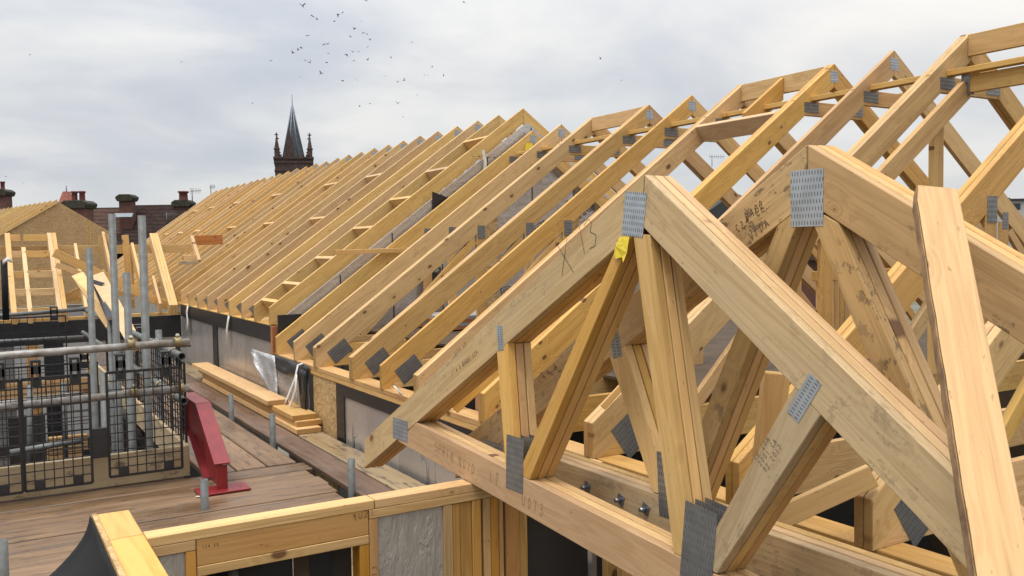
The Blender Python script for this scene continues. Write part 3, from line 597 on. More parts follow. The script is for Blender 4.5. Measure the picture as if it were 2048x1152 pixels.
ink('tag_print', 'SAE31', c+s*.034+u*.032-n2_*.011, -s+u*.1, u, .008, .009, .0008, rootA); ink('tag_print', '42870', c+s*.036+u*.016-n2_*.014, -s+u*.1, u, .008, .009, .0008, rootA)

orgB = Vector((2.10, 1.827, .285-H)); sB, nB, uB = YA.copy(), XA.copy(), ZA.copy(); tA = .572; vA = .145*math.sqrt(1+tA*tA)
rootB = thing('gable_girder_truss', 'triple ply girder truss behind the first, mould stained, large square plate at its peak', 'roof truss', orgB+Vector((.05, 0, 0)))
membersB = [
 ('rafter', [(-.0005, H), (-.0005, H-vA), (2.0, un(2.0)), (2.30, un(2.30)), (2.30, H-tA*2.30)], (1, -tA), (GM, GB, GB)),
 ('rafter', [(-.002, H), (-.002, H-vA), (-2.37, un(2.37)), (-2.37, H-tA*2.37)], (1, tA), (GM, PP, GB)),
 ('bottom_chord', [((H-vA-.145)/tA, .145), ((H-vA)/tA-.02, 0), (-(H-vA)/tA+.02, 0), (-(H-vA-.145)/tA, .145)], (1, 0), (GA, PK, PP)),
 ('strut', quad((.965, un(.965)-.001), (.87, un(.87)-.001), (.71, .146), (.615, .146)), (.3, 1), (PY, PY, PP)),
 ('strut', quad((-.965, un(.965)-.001), (-.87, un(.87)-.001), (-.71, .146), (-.615, .146)), (-.3, 1), (PY, GB, PP)),
 ('web', quad((.115, un(.115)-.001), (.01, un(.01)-.001), (.61, .146), (.51, .146)), (-.5, 1), (GM, PY, PY)),
 ('web', quad((.008, un(.008)-.001), (-.11, un(.11)-.001), (-.51, .146), (-.61, .146)), (.5, 1), (GM, GB, PP))]
platesB = [((.0, H-.157), (1, 0), .12, .166, False, PL), ((1.9, .066), (1, 0), .19, .108, False, PL), ((.93, .69), (.28, 1), .14, .06, False, M['plate_dull']), ((-.93, .69), (-.28, 1), .14, .06, False, M['plate_dull']),
 ((.61, .19), (1, -.05), .14, .235, True, M['plate_dull']), ((-.61, .19), (1, .05), .14, .235, True, M['plate_dull'])]
girder(rootB, orgB, sB, nB, uB, H, tA, None, membersB, platesB)
for a in (1.12, .90, .75, .25):
    b_ = plate(orgB+Vector((0, a, .075)), (0, 1, .35), (0, -.35, 1), .038, .038, (-1, 0, 0), M['bolt'], rootB, .004); b_.name = 'washer'
    tube('bolt', orgB+Vector((-.03, a, .075)), orgB+Vector((0, a, .075)), .009, M['bolt'], b_, seg=6, solid=True)
for j, (tx, a, b) in enumerate((('VIDA', .22, 1.06), ('C24 CE', .28, 1.085), ('0402', .24, 1.12))): ink('stamp', tx, orgB+Vector((-.0012, a, b)), (0, -1, tA), (0, tA, 1), .026, .024, .0024, rootB, M['stamp'])
# leaning plank in the right foreground
p0, p1 = at(1868, 382, depth=2.22), at(2003, 1152, depth=1.62); dv = (p1-p0).normalized(); p1 = p1+dv*.35
nv = (_f*-1 - dv*(-_f.dot(dv))).normalized(); nv = (nv + (-_r2)*.28).normalized(); nv = (nv-dv*nv.dot(dv)).normalized(); uv = dv.cross(nv)
if uv.dot(_r2) < 0: uv = -uv
rng = random.Random(3); ln = (p1-p0).length; edge = []
K = 26
for i in range(K+1): edge.append((ln*i/K, -.047 + (rng.uniform(-.0010, .0010) if 0 < i < K else 0) + (.006 if i == 0 else 0)))
poly = edge + [(ln, .048), (.012, .048)]
lpk = tag(prism('leaning_plank', poly, -.022, .022, p0, dv, nv, uv, M['pine_plank'], None, (1, 0), .002), 'rough sawn plank with a barky edge leaning in the right foreground', 'plank')

be = [(a, b-.0015) for a, b in edge]; pb = be + [(a, b-.003-.001*abs(math.sin(i*1.7))) for i, (a, b) in reversed(list(enumerate(edge)))]
prism('bark_edge', pb, -.020, .019, p0, dv, nv, uv, M['bark'], lpk, (1, 0), 0)
# ------------------------------------------------------------------ wing wall in the foreground
ww = thing('wing_wall_frame', 'timber wall frame in the foreground with lintel, foil panel and doubled top plate', 'wall', (1.3, 3.55, -3.5))
YF, YBk = 3.495, 3.585
HN = M['pine_honey']
box('top_plate', (.505, YF, -1.088), (1.398, YBk, -1.050), M['pine_yellow'], ww); box('top_plate', (1.400, YF, -1.088), (2.585, YBk, -1.050), M['pine_yellow'], ww)
box('lintel', (.680, YF+.002, -1.192), (1.372, YF+.047, -1.089), HN, ww); box('lintel', (.680, YF+.0485, -1.192), (1.372, YBk, -1.089), HN, ww)
box('head_plate', (.680, YF, -1.231), (1.372, YBk, -1.193), M['pine'], ww)
box('head_plate', (.505, YF, -1.127), (.678, YBk, -1.089), M['pine_yellow'], ww); box('head_plate', (1.374, YF, -1.127), (2.3, YBk, -1.089), M['pine'], ww)
for x0, x1 in ((.640, .678), (1.302, .0), (1.374, 1.412)):
    if x1: box('stud', (x0, YF+.001, -3.5), (x1, YBk, -1.128 if x0 != .68 else -1.232), HN, ww, grain='z')
box('jamb', (.680, YF+.001, -3.5), (.716, YBk, -1.232), HN, ww, grain='z'); box('jamb', (1.330, YF+.001, -3.5), (1.372, YBk, -1.232), HN, ww, grain='z')
box('foil_panel', (.505, YF+.012, -3.5), (.6395, YBk-.01, -1.128), M['foil_crinkle'], ww, bevel=0); box('foil_panel', (1.4125, YF+.012, -3.5), (1.719, YBk-.01, -1.128), M['foil_crinkle'], ww, bevel=0)
x = 1.72
for i in range(9):
    w = (.045, .038, .060, .045, .038, .045, .02, .075, .045)[i]
    box('stud', (x, YF+.001+.004*(i % 3), -3.5), (x+w-.002, YBk, -1.128), (M['pine'], HN, M['pine'], HN)[i % 4], ww, grain='z'); x += w + (.012 if i in (3, 6) else 0)
rc = thing('recess_shade', 'dark boards added as painted shade behind the lintel, with osb strip and black sheeting', 'wall', (1.0, 3.62, -3.5))
for x0, x1, mt in ((.66, .80, 'membrane'), (.80, .84, 'black'), (.845, .955, 'shade_dark'), (.955, 1.085, 'black'), (1.085, 1.15, 'osb_dark'), (1.15, 1.24, 'tape'), (1.24, 1.34, 'shade_dark'), (2.0, 2.57, 'shade_dark')): box('strip', (x0, 3.60+.01*(int(x0*50) % 3), -3.5), (x1-.002, 3.618+.01*(int(x0*50) % 3), -1.20), M[mt], rc, bevel=0)  # dark strips added behind the openings, shade painted as colour
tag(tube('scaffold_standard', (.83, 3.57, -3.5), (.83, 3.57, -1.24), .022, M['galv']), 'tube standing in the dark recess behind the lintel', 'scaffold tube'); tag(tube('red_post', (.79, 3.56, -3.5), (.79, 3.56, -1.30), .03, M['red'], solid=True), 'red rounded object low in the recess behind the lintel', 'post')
sheet('sheeting', ((.66, 3.575, -1.45), (.79, 3.57, -1.62), (.79, 3.59, -1.31), (.66, 3.59, -1.235)), M['tape'], rc, 8, 6, .006, 9)
ink('pencil_mark', '9U21', (1.30, YF-.0002, -1.125), (1, 0, .12), (0, 0, 1), .03, .026, .0018, ww)
ink('pencil_mark', '10F3', (1.402, YF-.0008, -1.42), (0, 0, 1), (-1, 0, 0), .02, .026, .0018, ww)
ink('stamp', 'C24 KD', (.70, YF-.0002, -1.125), (1, 0, 0), (0, 0, 1), .012, .011, .0012, ww)
cw = thing('wing_side_wall', 'short wall end coming towards the viewer at lower left, osb sheathed', 'wall', (.44, 3.2, -3.5))
box('top_plate', (.385, 3.545, -1.089), (.503, 3.92, -1.048), M['pine_yellow'], cw, grain='y'); box('top_plate', (.385, 1.6, -1.089), (.503, 3.542, -1.048), M['pine_yellow'], cw, grain='y')
box('sheathing', (.366, 1.6, -3.5), (.384, 3.93, -1.046), M['osb'], cw, bevel=0, grain='y'); box('stud', (.386, 3.87, -3.5), (.502, 3.92, -1.09), M['pine'], cw, grain='z')
box('stud', (.386, 1.6, -3.5), (.502, 3.48, -1.09), M['foil_crinkle'], cw, bevel=0).name = 'insulation'
dm = thing('draped_membrane', 'black membrane sheet draped over the wall end at lower left', 'membrane', (.3, 3.6, -1.3))
vs, fs = [], []
NU, NV = 60, 16
for j in range(NV+1):
    for i in range(NU+1):
        a, b = i/NU, j/NV
        top = Vector((.362, 3.93-2.2*a, -1.052-.02*a)); out_ = .06+.62*b*(1-.55*a)
        fold = .075*b*math.sin(a*24+2.2*b)+.035*b*math.sin(a*53+.5-3*b)+.02*b*math.sin(a*11+b*14)
        p = top + Vector((-(out_*b*.95)+fold*.6-.002, (.12*b*(1-a)), -.50*b+fold*.3)); vs.append(p)
for j in range(NV):
    for i in range(NU): k = j*(NU+1)+i; fs.append((k, k+1, k+NU+2, k+NU+1))
mesh('sheet', vs, fs, M['membrane'], dm, True, solid=.003)
# inner partition studs of the wing, under the girders
pw = thing('inner_stud_wall', 'open stud wall in shade below the girder bottom chords', 'wall', (2.66, 2.0, -3.5))
box('top_plate', (2.60, -2.0, -1.088), (2.74, 3.58, -1.05), M['pine'], pw, grain='y')
for i, y in enumerate([3.52, 3.40, 3.05, 2.78, 2.42, 2.06, 1.7, 1.34, .98, .62]): box('stud', (2.605, y-.022, -3.5), (2.735, y+.022, -1.089), M['pine'], pw, grain='z')
box('sheathing_board', (3.35, -1, -3.5), (3.37, 3.2, -2.3), M['board_grey'], pw, bevel=0)
pw2 = thing('rear_stud_wall', 'bundle of upright studs with a yellow header seen between the girder webs', 'wall', (5.4, 3.2, -1.05))
q0, q1 = at(1632, 552, Y=4.2), at(1812, 552, Y=4.2)
box('header', (q0.x, 4.2, q0.z-.035), (q1.x, 4.24, q0.z+.03), M['pine_yellow'], pw2)
for i in range(6): box('stud', (q0.x+.04+i*.052, 4.202, -1.05), (q0.x+.04+i*.052+.047, 4.238, q0.z-.036), M['pine'], pw2, grain='z')
for (px, py, qx, qy, dp, w, d, mt, lab) in ((1548, 1040, 1745, 950, 3.1, .04, .075, 'pine_yellow', 'honey coloured timber lying slantwise on the girder chords at lower right'), (1515, 1085, 1552, 745, 3.3, .06, .09, 'pine_yellow', 'upright bright yellow stud between the girder webs'),
   (910, 820, 1003, 735, 4.6, .03, .04, 'pine_yellow', 'thin yellow offcut propped under the front girder rafter'), (1205, 815, 1248, 768, 4.3, .03, .03, 'pine_pale', 'splintered pale stick by the dark post')):
    tag(beam('loose_timber', at(px, py, depth=dp), at(qx, qy, depth=dp-.05 if px > 1500 else dp), w, d, M[mt], up=_u2 if px != 1515 else _r2), lab, 'timber')
tag(box('red_block_stack', (2.75, 5.05, -1.30), (2.95, 5.10, -.80), M['pine_red'], grain='z'), 'reddish timber packer under the front girder near the wall plate', 'timber')
tag(box('black_post', (3.05, 3.86, -1.05), (3.12, 3.93, -.42), M['black'], grain='z'), 'short black painted post behind the girder struts', 'post')

# ------------------------------------------------------------------ scaffold deck
ZD = -1.6
dk = thing('scaffold_deck', 'weathered brown scaffold board deck along the facade', 'scaffold deck', (1.5, 6, ZD-.05))
rng = random.Random(11)
for i in range(13):                                   # boards laid along X near the wing wall
    y0 = 3.62+i*.228
    box('board', (-2.2+rng.uniform(-.1, .1), y0, ZD-.038), (2.02+rng.uniform(-.05, .05), y0+.219, ZD+rng.uniform(-.004, .004)), M['deck'], dk, bevel=.006)
for i, (x0, mt, y0) in enumerate(((1.36, 'deck', 6.62), (1.585, 'deck', 6.62), (1.81, 'deck', 6.62), (2.11, 'deck_dark', 3.62), (2.345, 'deck_wet', 3.62))):
    for j in range(3 if i < 3 else 4):
        ya = y0+j*3.0 if i < 3 else 3.62+j*3.9; yb = ya+(2.99 if i < 3 else 3.89)
        if ya > 13.7: continue
        box('board', (x0, ya, ZD-.038), (x0+.219, min(yb, 13.8), ZD+.002*((i+j) % 3)), M[mt], dk, bevel=.006, grain='y')
box('board', (-2.2, 6.584, ZD-.038), (1.22, 6.70, ZD), M['deck_dark'], dk, bevel=.006)
def stub(px, py, tpy, lab):
    b = at(px, py, Z=ZD-.3); b0 = at(px, py, Z=ZD); h = .16
    d0 = (b0-Vector((0, 0, 0))); top = at(px-2, tpy, depth=b0.dot(_f)); 
    return tag(tube('scaffold_standard', (b0.x, b0.y, ZD-.4), (b0.x, b0.y, top.z), .0245, M['galv']), lab, 'scaffold tube', 'scaffold tube ends rising through the deck')
stub(463, 837, 789, 'short tube end rising through the deck, farthest, beside the long timber stack'); stub(546, 890, 827, 'short tube end rising through the deck by the end of the timber stack')
stub(704, 980, 917, 'short tube end rising through the deck close to the girder tail'); stub(410, 1018, 958, 'short tube end rising through the deck in front of the red steel foot'); stub(8, 1168, 1080, 'short tube end at the lower left edge by the black membrane')
# stack of long timbers
stk = [(2.33, 2.55, 0.0, 7.56), (2.36, 2.585, .047, 7.66), (2.345, 2.565, .094, 7.72), (2.30, 2.50, .141, 8.35)]
for i, (x0, x1, z, y0) in enumerate(stk):
    tag(box('stacked_timber', (x0, y0, ZD+.006+z), (x1, 11.3+.15*i, ZD+.006+z+.0455), M['pine_yellow'], None, .003, 'y'), 'long yellow timber lying on the deck, %s of the stack of four' % ('bottom', 'second from the bottom', 'third from the bottom', 'topmost and set back')[i], 'timber', 'long timbers stacked on the deck')
# red steel foot
rf = thing('red_steel_bracket', 'red painted steel beam stub standing on its base plate on the deck', 'steel bracket', (1.36, 6.08, ZD))
box('base_plate', (1.20, 6.00, ZD+.006), (1.53, 6.20, ZD+.018), M['red'], rf, .002)
XB = 1.36
prism('web_plate', [(6.08, ZD+.018), (6.40, ZD+.018), (6.86, -1.355), (7.16, -1.35), (7.13, -1.10), (6.62, -1.095), (6.08, -1.41)], XB-.006, XB+.006, (0, 0, 0), YA, XA, ZA, M['red'], rf, None, 0)
def flange(p, q, wd): return beam('flange', (XB, *p), (XB, *q), wd, .011, M['red'], rf, up=XA.cross(Vector((0, q[0]-p[0], q[1]-p[1]))), bevel=.0015)
flange((6.06, -1.41), (6.60, -1.085), .105); flange((6.60, -1.083), (7.14, -1.083), .105)
flange((6.42, ZD+.02), (6.87, -1.36), .105); flange((6.87, -1.36), (7.17, -1.355), .105)
box('stiffener', (XB-.035, 6.075, ZD+.018), (XB+.035, 6.083, -1.42), M['red'], rf, bevel=0)
box('end_plate', (XB-.0525, 7.145, -1.36), (XB+.0525, 7.155, -1.085), M['red'], rf, bevel=0)
tube('bolt_hole', (1.48, 6.09, ZD+.0182), (1.48, 6.09, ZD+.0188), .012, M['black'], rf, seg=10, solid=True)

tag(mesh('paint_splash', [(a_, b_, ZD+.008) for a_, b_ in ((1.175, 6.03), (1.20, 6.00), (1.235, 6.015), (1.262, 6.045), (1.24, 6.06), (1.205, 6.04))], [(0, 1, 2, 3, 4, 5)], M['strap'], solid=.002), 'small white splash on the deck beside the red base plate', 'paint splash')
# ------------------------------------------------------------------ guard rails, mesh and standards at left
YT = 6.62
tag(box('toe_board', (-1.5, YT, ZD+.006), (1.262, YT+.036, ZD+.226), M['toe'], bevel=.004), 'pale upright toe board along the deck edge behind the black mesh', 'toe board')
tag(box('toe_board', (1.236, YT+.04, ZD+.006), (1.268, 13.6, ZD+.226), M['toe'], bevel=.004, grain='y'), 'long toe board running away beside the mesh towards the far wing', 'toe board')
def rail(p, q, lab, mat='rail', r=.0255, group='scaffold guard rails'): return tag(tube('guard_rail', p, q, r, M[mat]), lab, 'scaffold tube', group)
ra, rb = at(-260, 731, Y=6.55), at(378, 684, Y=6.55)
rail(ra, rb, 'upper guard rail tube across the near mesh panels')
ra2, rb2 = at(-260, 842, Y=6.55), at(378, 776, Y=6.55); rail(ra2, rb2, 'lower guard rail tube across the near mesh panels')
rail((1.225, 6.58, -.735), (1.20, 13.2, -.735), 'upper tube running away with its open end beside the near rail', 'galv'); rail((1.228, 6.58, -1.052), (1.205, 13.2, -1.055), 'lower tube running away with its open end above the red bracket', 'galv')
rail(at(-120, 641, Y=12.6), at(172, 618, Y=12.6), 'thin far guard rail tube under the ladder frame', 'galv'); rail(at(-120, 690, Y=12.6), at(168, 674, Y=12.6), 'far lower guard rail tube in front of the far wing wall', 'galv'); rail(at(-60, 812, Y=9.4), at(165, 788, Y=9.4), 'short inner tube low behind the mesh', 'rail')
for px, py, tpy, yy, lab in ((233, 690, 428, 7.5, 'tall left scaffold pole in the guard rail corner'), (292, 690, 431, 6.72, 'tall right scaffold pole in the guard rail corner'), (258, 700, 545, 7.2, 'shorter scaffold pole between the two tall ones'), (185, 690, 495, 8.3, 'shorter scaffold pole left of the tall ones'), (222, 690, 640, 9.4, 'low scaffold pole behind the mesh between the tall poles'), (205, 690, 745, 7.0, 'low scaffold pole behind the mesh gap'), (318, 690, 660, 7.9, 'low scaffold pole by the return guard')):
    b = at(px, 690, Y=yy); t_ = at(px-4, tpy, Y=yy); tag(tube('scaffold_standard', (b.x, b.y, -4.5), (b.x, b.y, t_.z), .0265, M['galv']), lab, 'scaffold tube', 'scaffold poles in the corner')
def coupler(p, ax, lab):
    t = thing('coupler', lab, 'coupler', p, 'scaffold couplers'); p = Vector(p); a = Vector(ax)
    tube('clamp', p-a*.024, p+a*.024, .034, M['brass'], t, wall=.007, seg=14)
    e = a.orthogonal().normalized(); tube('bolt', p+e*.03-a.cross(e)*.03, p+e*.03+a.cross(e)*.045, .007, M['bolt'], t, seg=8, solid=True); tube('nut', p+e*.03+a.cross(e)*.03, p+e*.03+a.cross(e)*.042, .014, M['brass'], t, seg=6, solid=True)
for px, py, rr, lab in ((262, 688, (ra, rb), 'brass coloured coupler on the upper rail at the shorter pole'), (355, 684, (ra, rb), 'rusty coupler on the upper rail near its open end'), (268, 785, (ra2, rb2), 'rusty coupler on the lower rail at the shorter pole'), (360, 776, (ra2, rb2), 'brass coloured coupler on the lower rail near its open end')):
    coupler(at(px, py, Y=6.55), (rr[1]-rr[0]).normalized(), lab)
for (x_, y_, z_, lab) in ((1.222, 6.9, -.735, 'coupler on the upper return tube near its open end'), (1.216, 7.6, -.735, 'coupler on the upper return tube by the tall right pole'), (1.208, 10.2, -.735, 'coupler on the upper return tube near the leaning sheets'), (1.225, 6.85, -1.053, 'coupler on the lower return tube near its open end'), (1.22, 7.5, -1.053, 'coupler low on the return tube behind the mesh')):
    coupler((x_, y_, z_), YA, lab)
def slab_box(name, a, b): return box(name, (min(a.x, b.x), a.y, min(a.z, b.z)), (max(a.x, b.x), a.y+.02, max(a.z, b.z)), M['shade_dark'], None, .002)
def guard(x0, x1, y, z0, z1, lab, n, axis='x', rows=12):
    t = thing('mesh_guard', lab, 'mesh guard', ((x0+x1)/2, y, z0) if axis == 'x' else (y, (x0+x1)/2, z0), 'black mesh guards hung on the rails')
    P = (lambda a, z, o=0: Vector((a, y+o, z))) if axis == 'x' else (lambda a, z, o=0: Vector((y+o, a, z)))
    multibox('frame', [(P(x0, z0), P(x1, z0), .012, .016), (P(x0, z1), P(x1, z1), .012, .018), (P(x0, z0), P(x0, z1), .012, .016), (P(x1, z0), P(x1, z1), .012, .016)], M['wire'], t)
    it = [(P(x0+(x1-x0)*i/n, z0), P(x0+(x1-x0)*i/n, z1), .008, .007) for i in range(1, n)] + [(P(x0, z0+(z1-z0)*i/rows, .005), P(x1, z0+(z1-z0)*i/rows, .005), .0065, .0065) for i in range(1, rows)]
    o = multibox('wire_grid', it, M['wire'], t); o['kind'] = 'stuff'
    w = (x1-x0)/n
    for k in (1, n-2):
        a = x0+w*k; m_ = a+w/2
        multibox('hook', [(P(a, z1+.055, -.012), P(a+w, z1+.055, -.012), .02, .05), (P(a, z1+.112, .025), P(a+w, z1+.112, .025), .09, .012), (P(a+.006, z1-.05, -.012), P(a+.006, z1+.118, -.012), .02, .016), (P(a+w-.006, z1-.05, -.012), P(a+w-.006, z1+.118, -.012), .02, .016), (P(a, z1-.03, -.01), P(a+w, z1-.03, -.01), .012, .04)], M['black'], t)
        box('clip', tuple(P(a, z0+.01, -.008)), tuple(P(a+w, z0+.06, .004)), M['black'], t, bevel=0) if axis == 'x' else None
    return t
g0 = at(182, 870, Y=6.50); g1 = at(217, 870, Y=6.50); ge = at(362, 850, Y=6.50); gs = at(47, 880, Y=6.50)
guard(g1.x, ge.x, 6.50, -1.50, -.80, 'black mesh guard beside the red bracket, right of the gap', 8)
guard(gs.x, g0.x, 6.50, -1.52, -.80, 'black mesh guard left of the gap', 7)
guard(gs.x-.62, gs.x-.015, 6.49, -1.52, -.80, 'black mesh guard cut by the left picture edge', 8)
guard(6.72, 8.9, 1.262, -1.50, -.80, 'black mesh guard seen edge on, nearer one on the return rail', 22, 'y'); guard(8.95, 11.2, 1.262, -1.50, -.80, 'black mesh guard seen edge on, farther one on the return rail', 22, 'y')
guard(-1.2, .95, 9.2, -1.9, -1.02, 'inner black mesh guard halfway to the far wing', 30, rows=14)
for (a_, b_, yy, lab) in (((20, 905), (165, 880), 8.6, 'inner tube crossing low behind the mesh'), ((205, 760), (300, 905), 8.4, 'sloping tube behind the right mesh guard'), ((60, 770), (60, 960), 8.9, 'upright tube behind the left mesh guard'), ((128, 765), (132, 960), 9.6, 'upright tube behind the timber pile')):
    tag(tube('inner_tube', at(*a_, Y=yy), at(*b_, Y=yy), .025, M['galv']), lab, 'scaffold tube')
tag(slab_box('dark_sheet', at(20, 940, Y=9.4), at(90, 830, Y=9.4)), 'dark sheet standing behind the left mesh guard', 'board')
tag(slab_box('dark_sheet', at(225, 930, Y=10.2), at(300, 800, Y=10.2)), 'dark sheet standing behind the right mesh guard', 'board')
guard(-.9, .95, 12.5, -1.9, -.78, 'far black mesh guard in front of the wing wall', 22)
tag(box('black_bracket', (g0.x+.005, 6.485, -1.36), (g1.x-.005, 6.50, -1.16), M['black'], bevel=.003), 'black plastic plate filling the gap between two mesh guards', 'bracket')

# ------------------------------------------------------------------ far wing at left (slope facing the viewer) and its wall
YWG = 13.9
lw = thing('far_wing_wall', 'far wing wall with black membrane head and grey foil boards', 'wall', (1, YWG, -4))
box('wall_plate', (-2.0, YWG-.01, -.93), (2.58, YWG+.12, -.89), M['pine'], lw); 
box('black_tape', (-2.0, YWG-.005, -1.25), (2.585, YWG+.004, -.935), M['tape'], lw, bevel=0)
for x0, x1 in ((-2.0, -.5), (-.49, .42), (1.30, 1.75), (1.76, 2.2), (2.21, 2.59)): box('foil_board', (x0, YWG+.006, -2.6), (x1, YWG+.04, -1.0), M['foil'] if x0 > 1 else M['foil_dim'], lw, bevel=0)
box('black_strip', (.78, YWG, -2.6), (1.02, YWG+.005, -1.25), M['tape'], lw, bevel=0); box('stud', (.56, YWG, -2.6), (.72, YWG+.05, -.95), M['pine_honey'], lw, grain='z')
box('lower_board', (-2.0, YWG-.02, -2.1), (1.5, YWG, -1.75), M['pine_pink'], lw); box('lower_wall', (-2.0, YWG+.01, -6.4), (2.6, YWG+.03, -2.6), M['shade_dark'], lw, bevel=0)
sl = math.atan(TAN)
def wing_rafter(x, y1, name='wing_rafter', label=None, w=.04, z0=-.75, mat='pine', parent=None, x2=None):
    y0 = YWG-.05; za = z0; poly = [(y0, za-.15), (y0, za), (y1, za+TAN*(y1-y0)), (y1, za+TAN*(y1-y0)-VD), (y0+.07, za-.15)]
    o = prism(name, poly, x, x+w, (0, 0, 0), YA, XA, ZA, M[mat], parent, (1, TAN))
    if label: tag(o, label, 'rafter', 'rafters of the far wing')
    return o
tr = thing('triple_valley_rafter', 'triple ply rafter with a red pencil line where the far wing meets the roof', 'rafter', (2.45, YWG, -.8))
for k in range(3): wing_rafter(2.42+k*.042, 15.35, 'rafter_ply', None, .04, -.78, 'pine_pale', tr)
q = at(338, 567, Y=14.3); beam('red_line', (2.418, 14.2, -.592), (2.548, 14.23, -.57), .012, .004, M['redink'], tr, bevel=0)
for x, y1, lab in ((2.10, 15.1, 'far wing rafter just left of the triple rafter'), (1.72, 15.35, 'far wing rafter behind the leaning sheets'), (1.30, 15.1, 'thin far wing rafter right of the ladder frame'), (2.28, 14.4, 'short far wing rafter stub by the tall poles')): wing_rafter(x, y1, 'wing_rafter', lab, mat='pine_pale')
lf = thing('ladder_frame', 'pale timber ladder frame of rafters and rungs lying on the far wing slope', 'ladder frame', (.75, YWG, -.85))
for x, w in ((.40, .07), (.60, .055), (.96, .06), (1.022, .06)): wing_rafter(x, 15.40 if x != .60 else 15.1, 'rail', None, w, -.80, 'pine_pale', lf)
for k, yv in enumerate((13.93, 14.28, 14.62, 15.02, 15.36)):
    z = -.80+TAN*(yv-YWG+.05)
    for a, b in ((.47, .60), (.64, .96)): beam('rung', (a, yv, z-.05), (b, yv, z-.05), .075, .10, M['pine_pale'], lf)
tag(box('wing_beam', (-.6, 15.45, -.02), (3.1, 15.49, .12), M['pine']), 'long level beam carrying the tops of the far wing rafters', 'beam')
for (a, b, yy, w, d, mt, lab) in (((108, 505), (336, 612), 14.05, .04, .12, 'pine_yellow', 'long yellow brace slanting down from the ladder frame to the triple rafter'), ((112, 530), (172, 552), 14.5, .04, .08, 'pine_yellow', 'short yellow brace below the long slanting one'), ((122, 602), (160, 582), 14.6, .04, .12, 'pine_yellow', 'stubby yellow timber at the foot of the ladder frame')):
    tag(beam('brace', at(*a, Y=yy), at(*b, Y=yy), w, d, M[mt], up=ZA), lab, 'brace')
tag(box('blocking', (2.1, 15.6, -.9), (2.2, 15.65, .0), M['pine'], grain='z'), 'upright timber behind the two tall scaffold poles', 'stud'); tag(box('blocking', (2.32, 15.6, -.9), (2.42, 15.65, .05), M['pine'], grain='z'), 'upright timber just left of the triple rafter head', 'stud')
lf2 = thing('ladder_frame', 'second ladder frame cut by the left edge on the far wing slope', 'ladder frame', (.1, YWG, -.85))
for x in (-.25, .18): wing_rafter(x, 15.3, 'rail', None, .06, -.80, 'pine_pale', lf2)
for yv in (13.98, 14.35, 14.75, 15.2): beam('rung', (-.19, yv, -.80+TAN*(yv-YWG+.05)-.05), (.18, yv, -.80+TAN*(yv-YWG+.05)-.05), .075, .10, M['pine_pale'], lf2)
for (a, b, yy, w, d, mt, lab) in (((140, 598), (265, 585), 14.9, .05, .07, 'pine_pale', 'level batten low behind the leaning sheets'), ((160, 600), (215, 560), 14.7, .04, .09, 'pine_yellow', 'slanting batten below the yellow brace'), ((250, 470), (262, 600), 15.3, .05, .09, 'pine_pale', 'upright post left of the tall right pole'), ((205, 470), (222, 545), 15.3, .05, .16, 'pine', 'broad upright board beside the wing rafter'), ((262, 590), (335, 560), 14.6, .04, .07, 'pine', 'slanting batten right of the short pole'), ((60, 545), (120, 543), 15.2, .05, .09, 'pine', 'level batten seen through the ladder frame')):
    tag(beam('jumbled_timber', at(*a, Y=yy), at(*b, Y=yy), w, d, M[mt], up=_u2 if abs(a[0]-b[0]) > 30 else _r2), lab, 'timber')
# dormer seat at the roof foot
tag(beam('red_plank', at(385, 481, Y=14.6), at(445, 479, Y=14.6), .035, .15, M['pine_red']), 'short red brown plank on edge against the far rafters', 'plank')
dz = thing('dormer_bracket', 'small timber bracket of post and blocks at the end of the level beam', 'bracket', at(383, 520, Y=14.3))
beam('post', at(383, 473, Y=14.4), at(398, 522, Y=14.1), .05, .06, M['pine_pale'], dz); beam('block', at(366, 517, Y=14.2), at(400, 515, Y=14.2), .12, .09, M['pine'], dz); beam('block', at(357, 526, Y=14.1), at(396, 525, Y=14.1), .14, .05, M['toe'], dz)
# leaning sheets over the rail
def slab(name, pts, th_, mat, lab, cat, parent=None):
    P = [Vector(p) for p in pts]; nn = (P[1]-P[0]).cross(P[3]-P[0]).normalized(); vs = P+[p+nn*th_ for p in P]
    o = mesh(name, vs, [(0, 1, 2, 3), (7, 6, 5, 4), (0, 4, 5, 1), (1, 5, 6, 2), (2, 6, 7, 3), (3, 7, 4, 0)], mat, parent)
    return tag(o, lab, cat) if lab else o
slab('leaning_sheet', (at(178, 553, Y=10.4), at(207, 543, Y=10.4), at(288, 690, Y=8.6), at(262, 700, Y=8.6)), .03, M['pine_pale'], 'pale sheet board leaning over the guard rail with a black flap on it', 'board')
slab('leaning_sheet', (at(143, 552, Y=10.9), at(166, 543, Y=10.9), at(232, 640, Y=9.4), at(212, 655, Y=9.4)), .03, M['pine_pale'], 'second pale sheet board leaning behind the first one', 'board')
tag(mesh('black_flap', [at(179, 557, Y=10.28), at(210, 566, Y=10.05), at(194, 580, Y=10.1), at(228, 630, Y=9.28), at(214, 640, Y=9.28)], [(0, 1, 2), (0, 2, 3, 4)], M['tape'], solid=.003), 'black membrane flap on the leaning sheet', 'membrane')
tag(tube('plastic_wrap', at(12, 640, Y=12), at(8, 520, Y=12), .035, M['membrane']), 'dark wrapped bundle standing beside the ladder frame', 'bundle'); ribbon('white_tie', [at(5, 526, Y=11.9), at(15, 518, Y=11.9), at(24, 522, Y=11.9)], .05, M['strap'], 'white tie on the wrapped bundle at the left edge', 'strap', ZA)
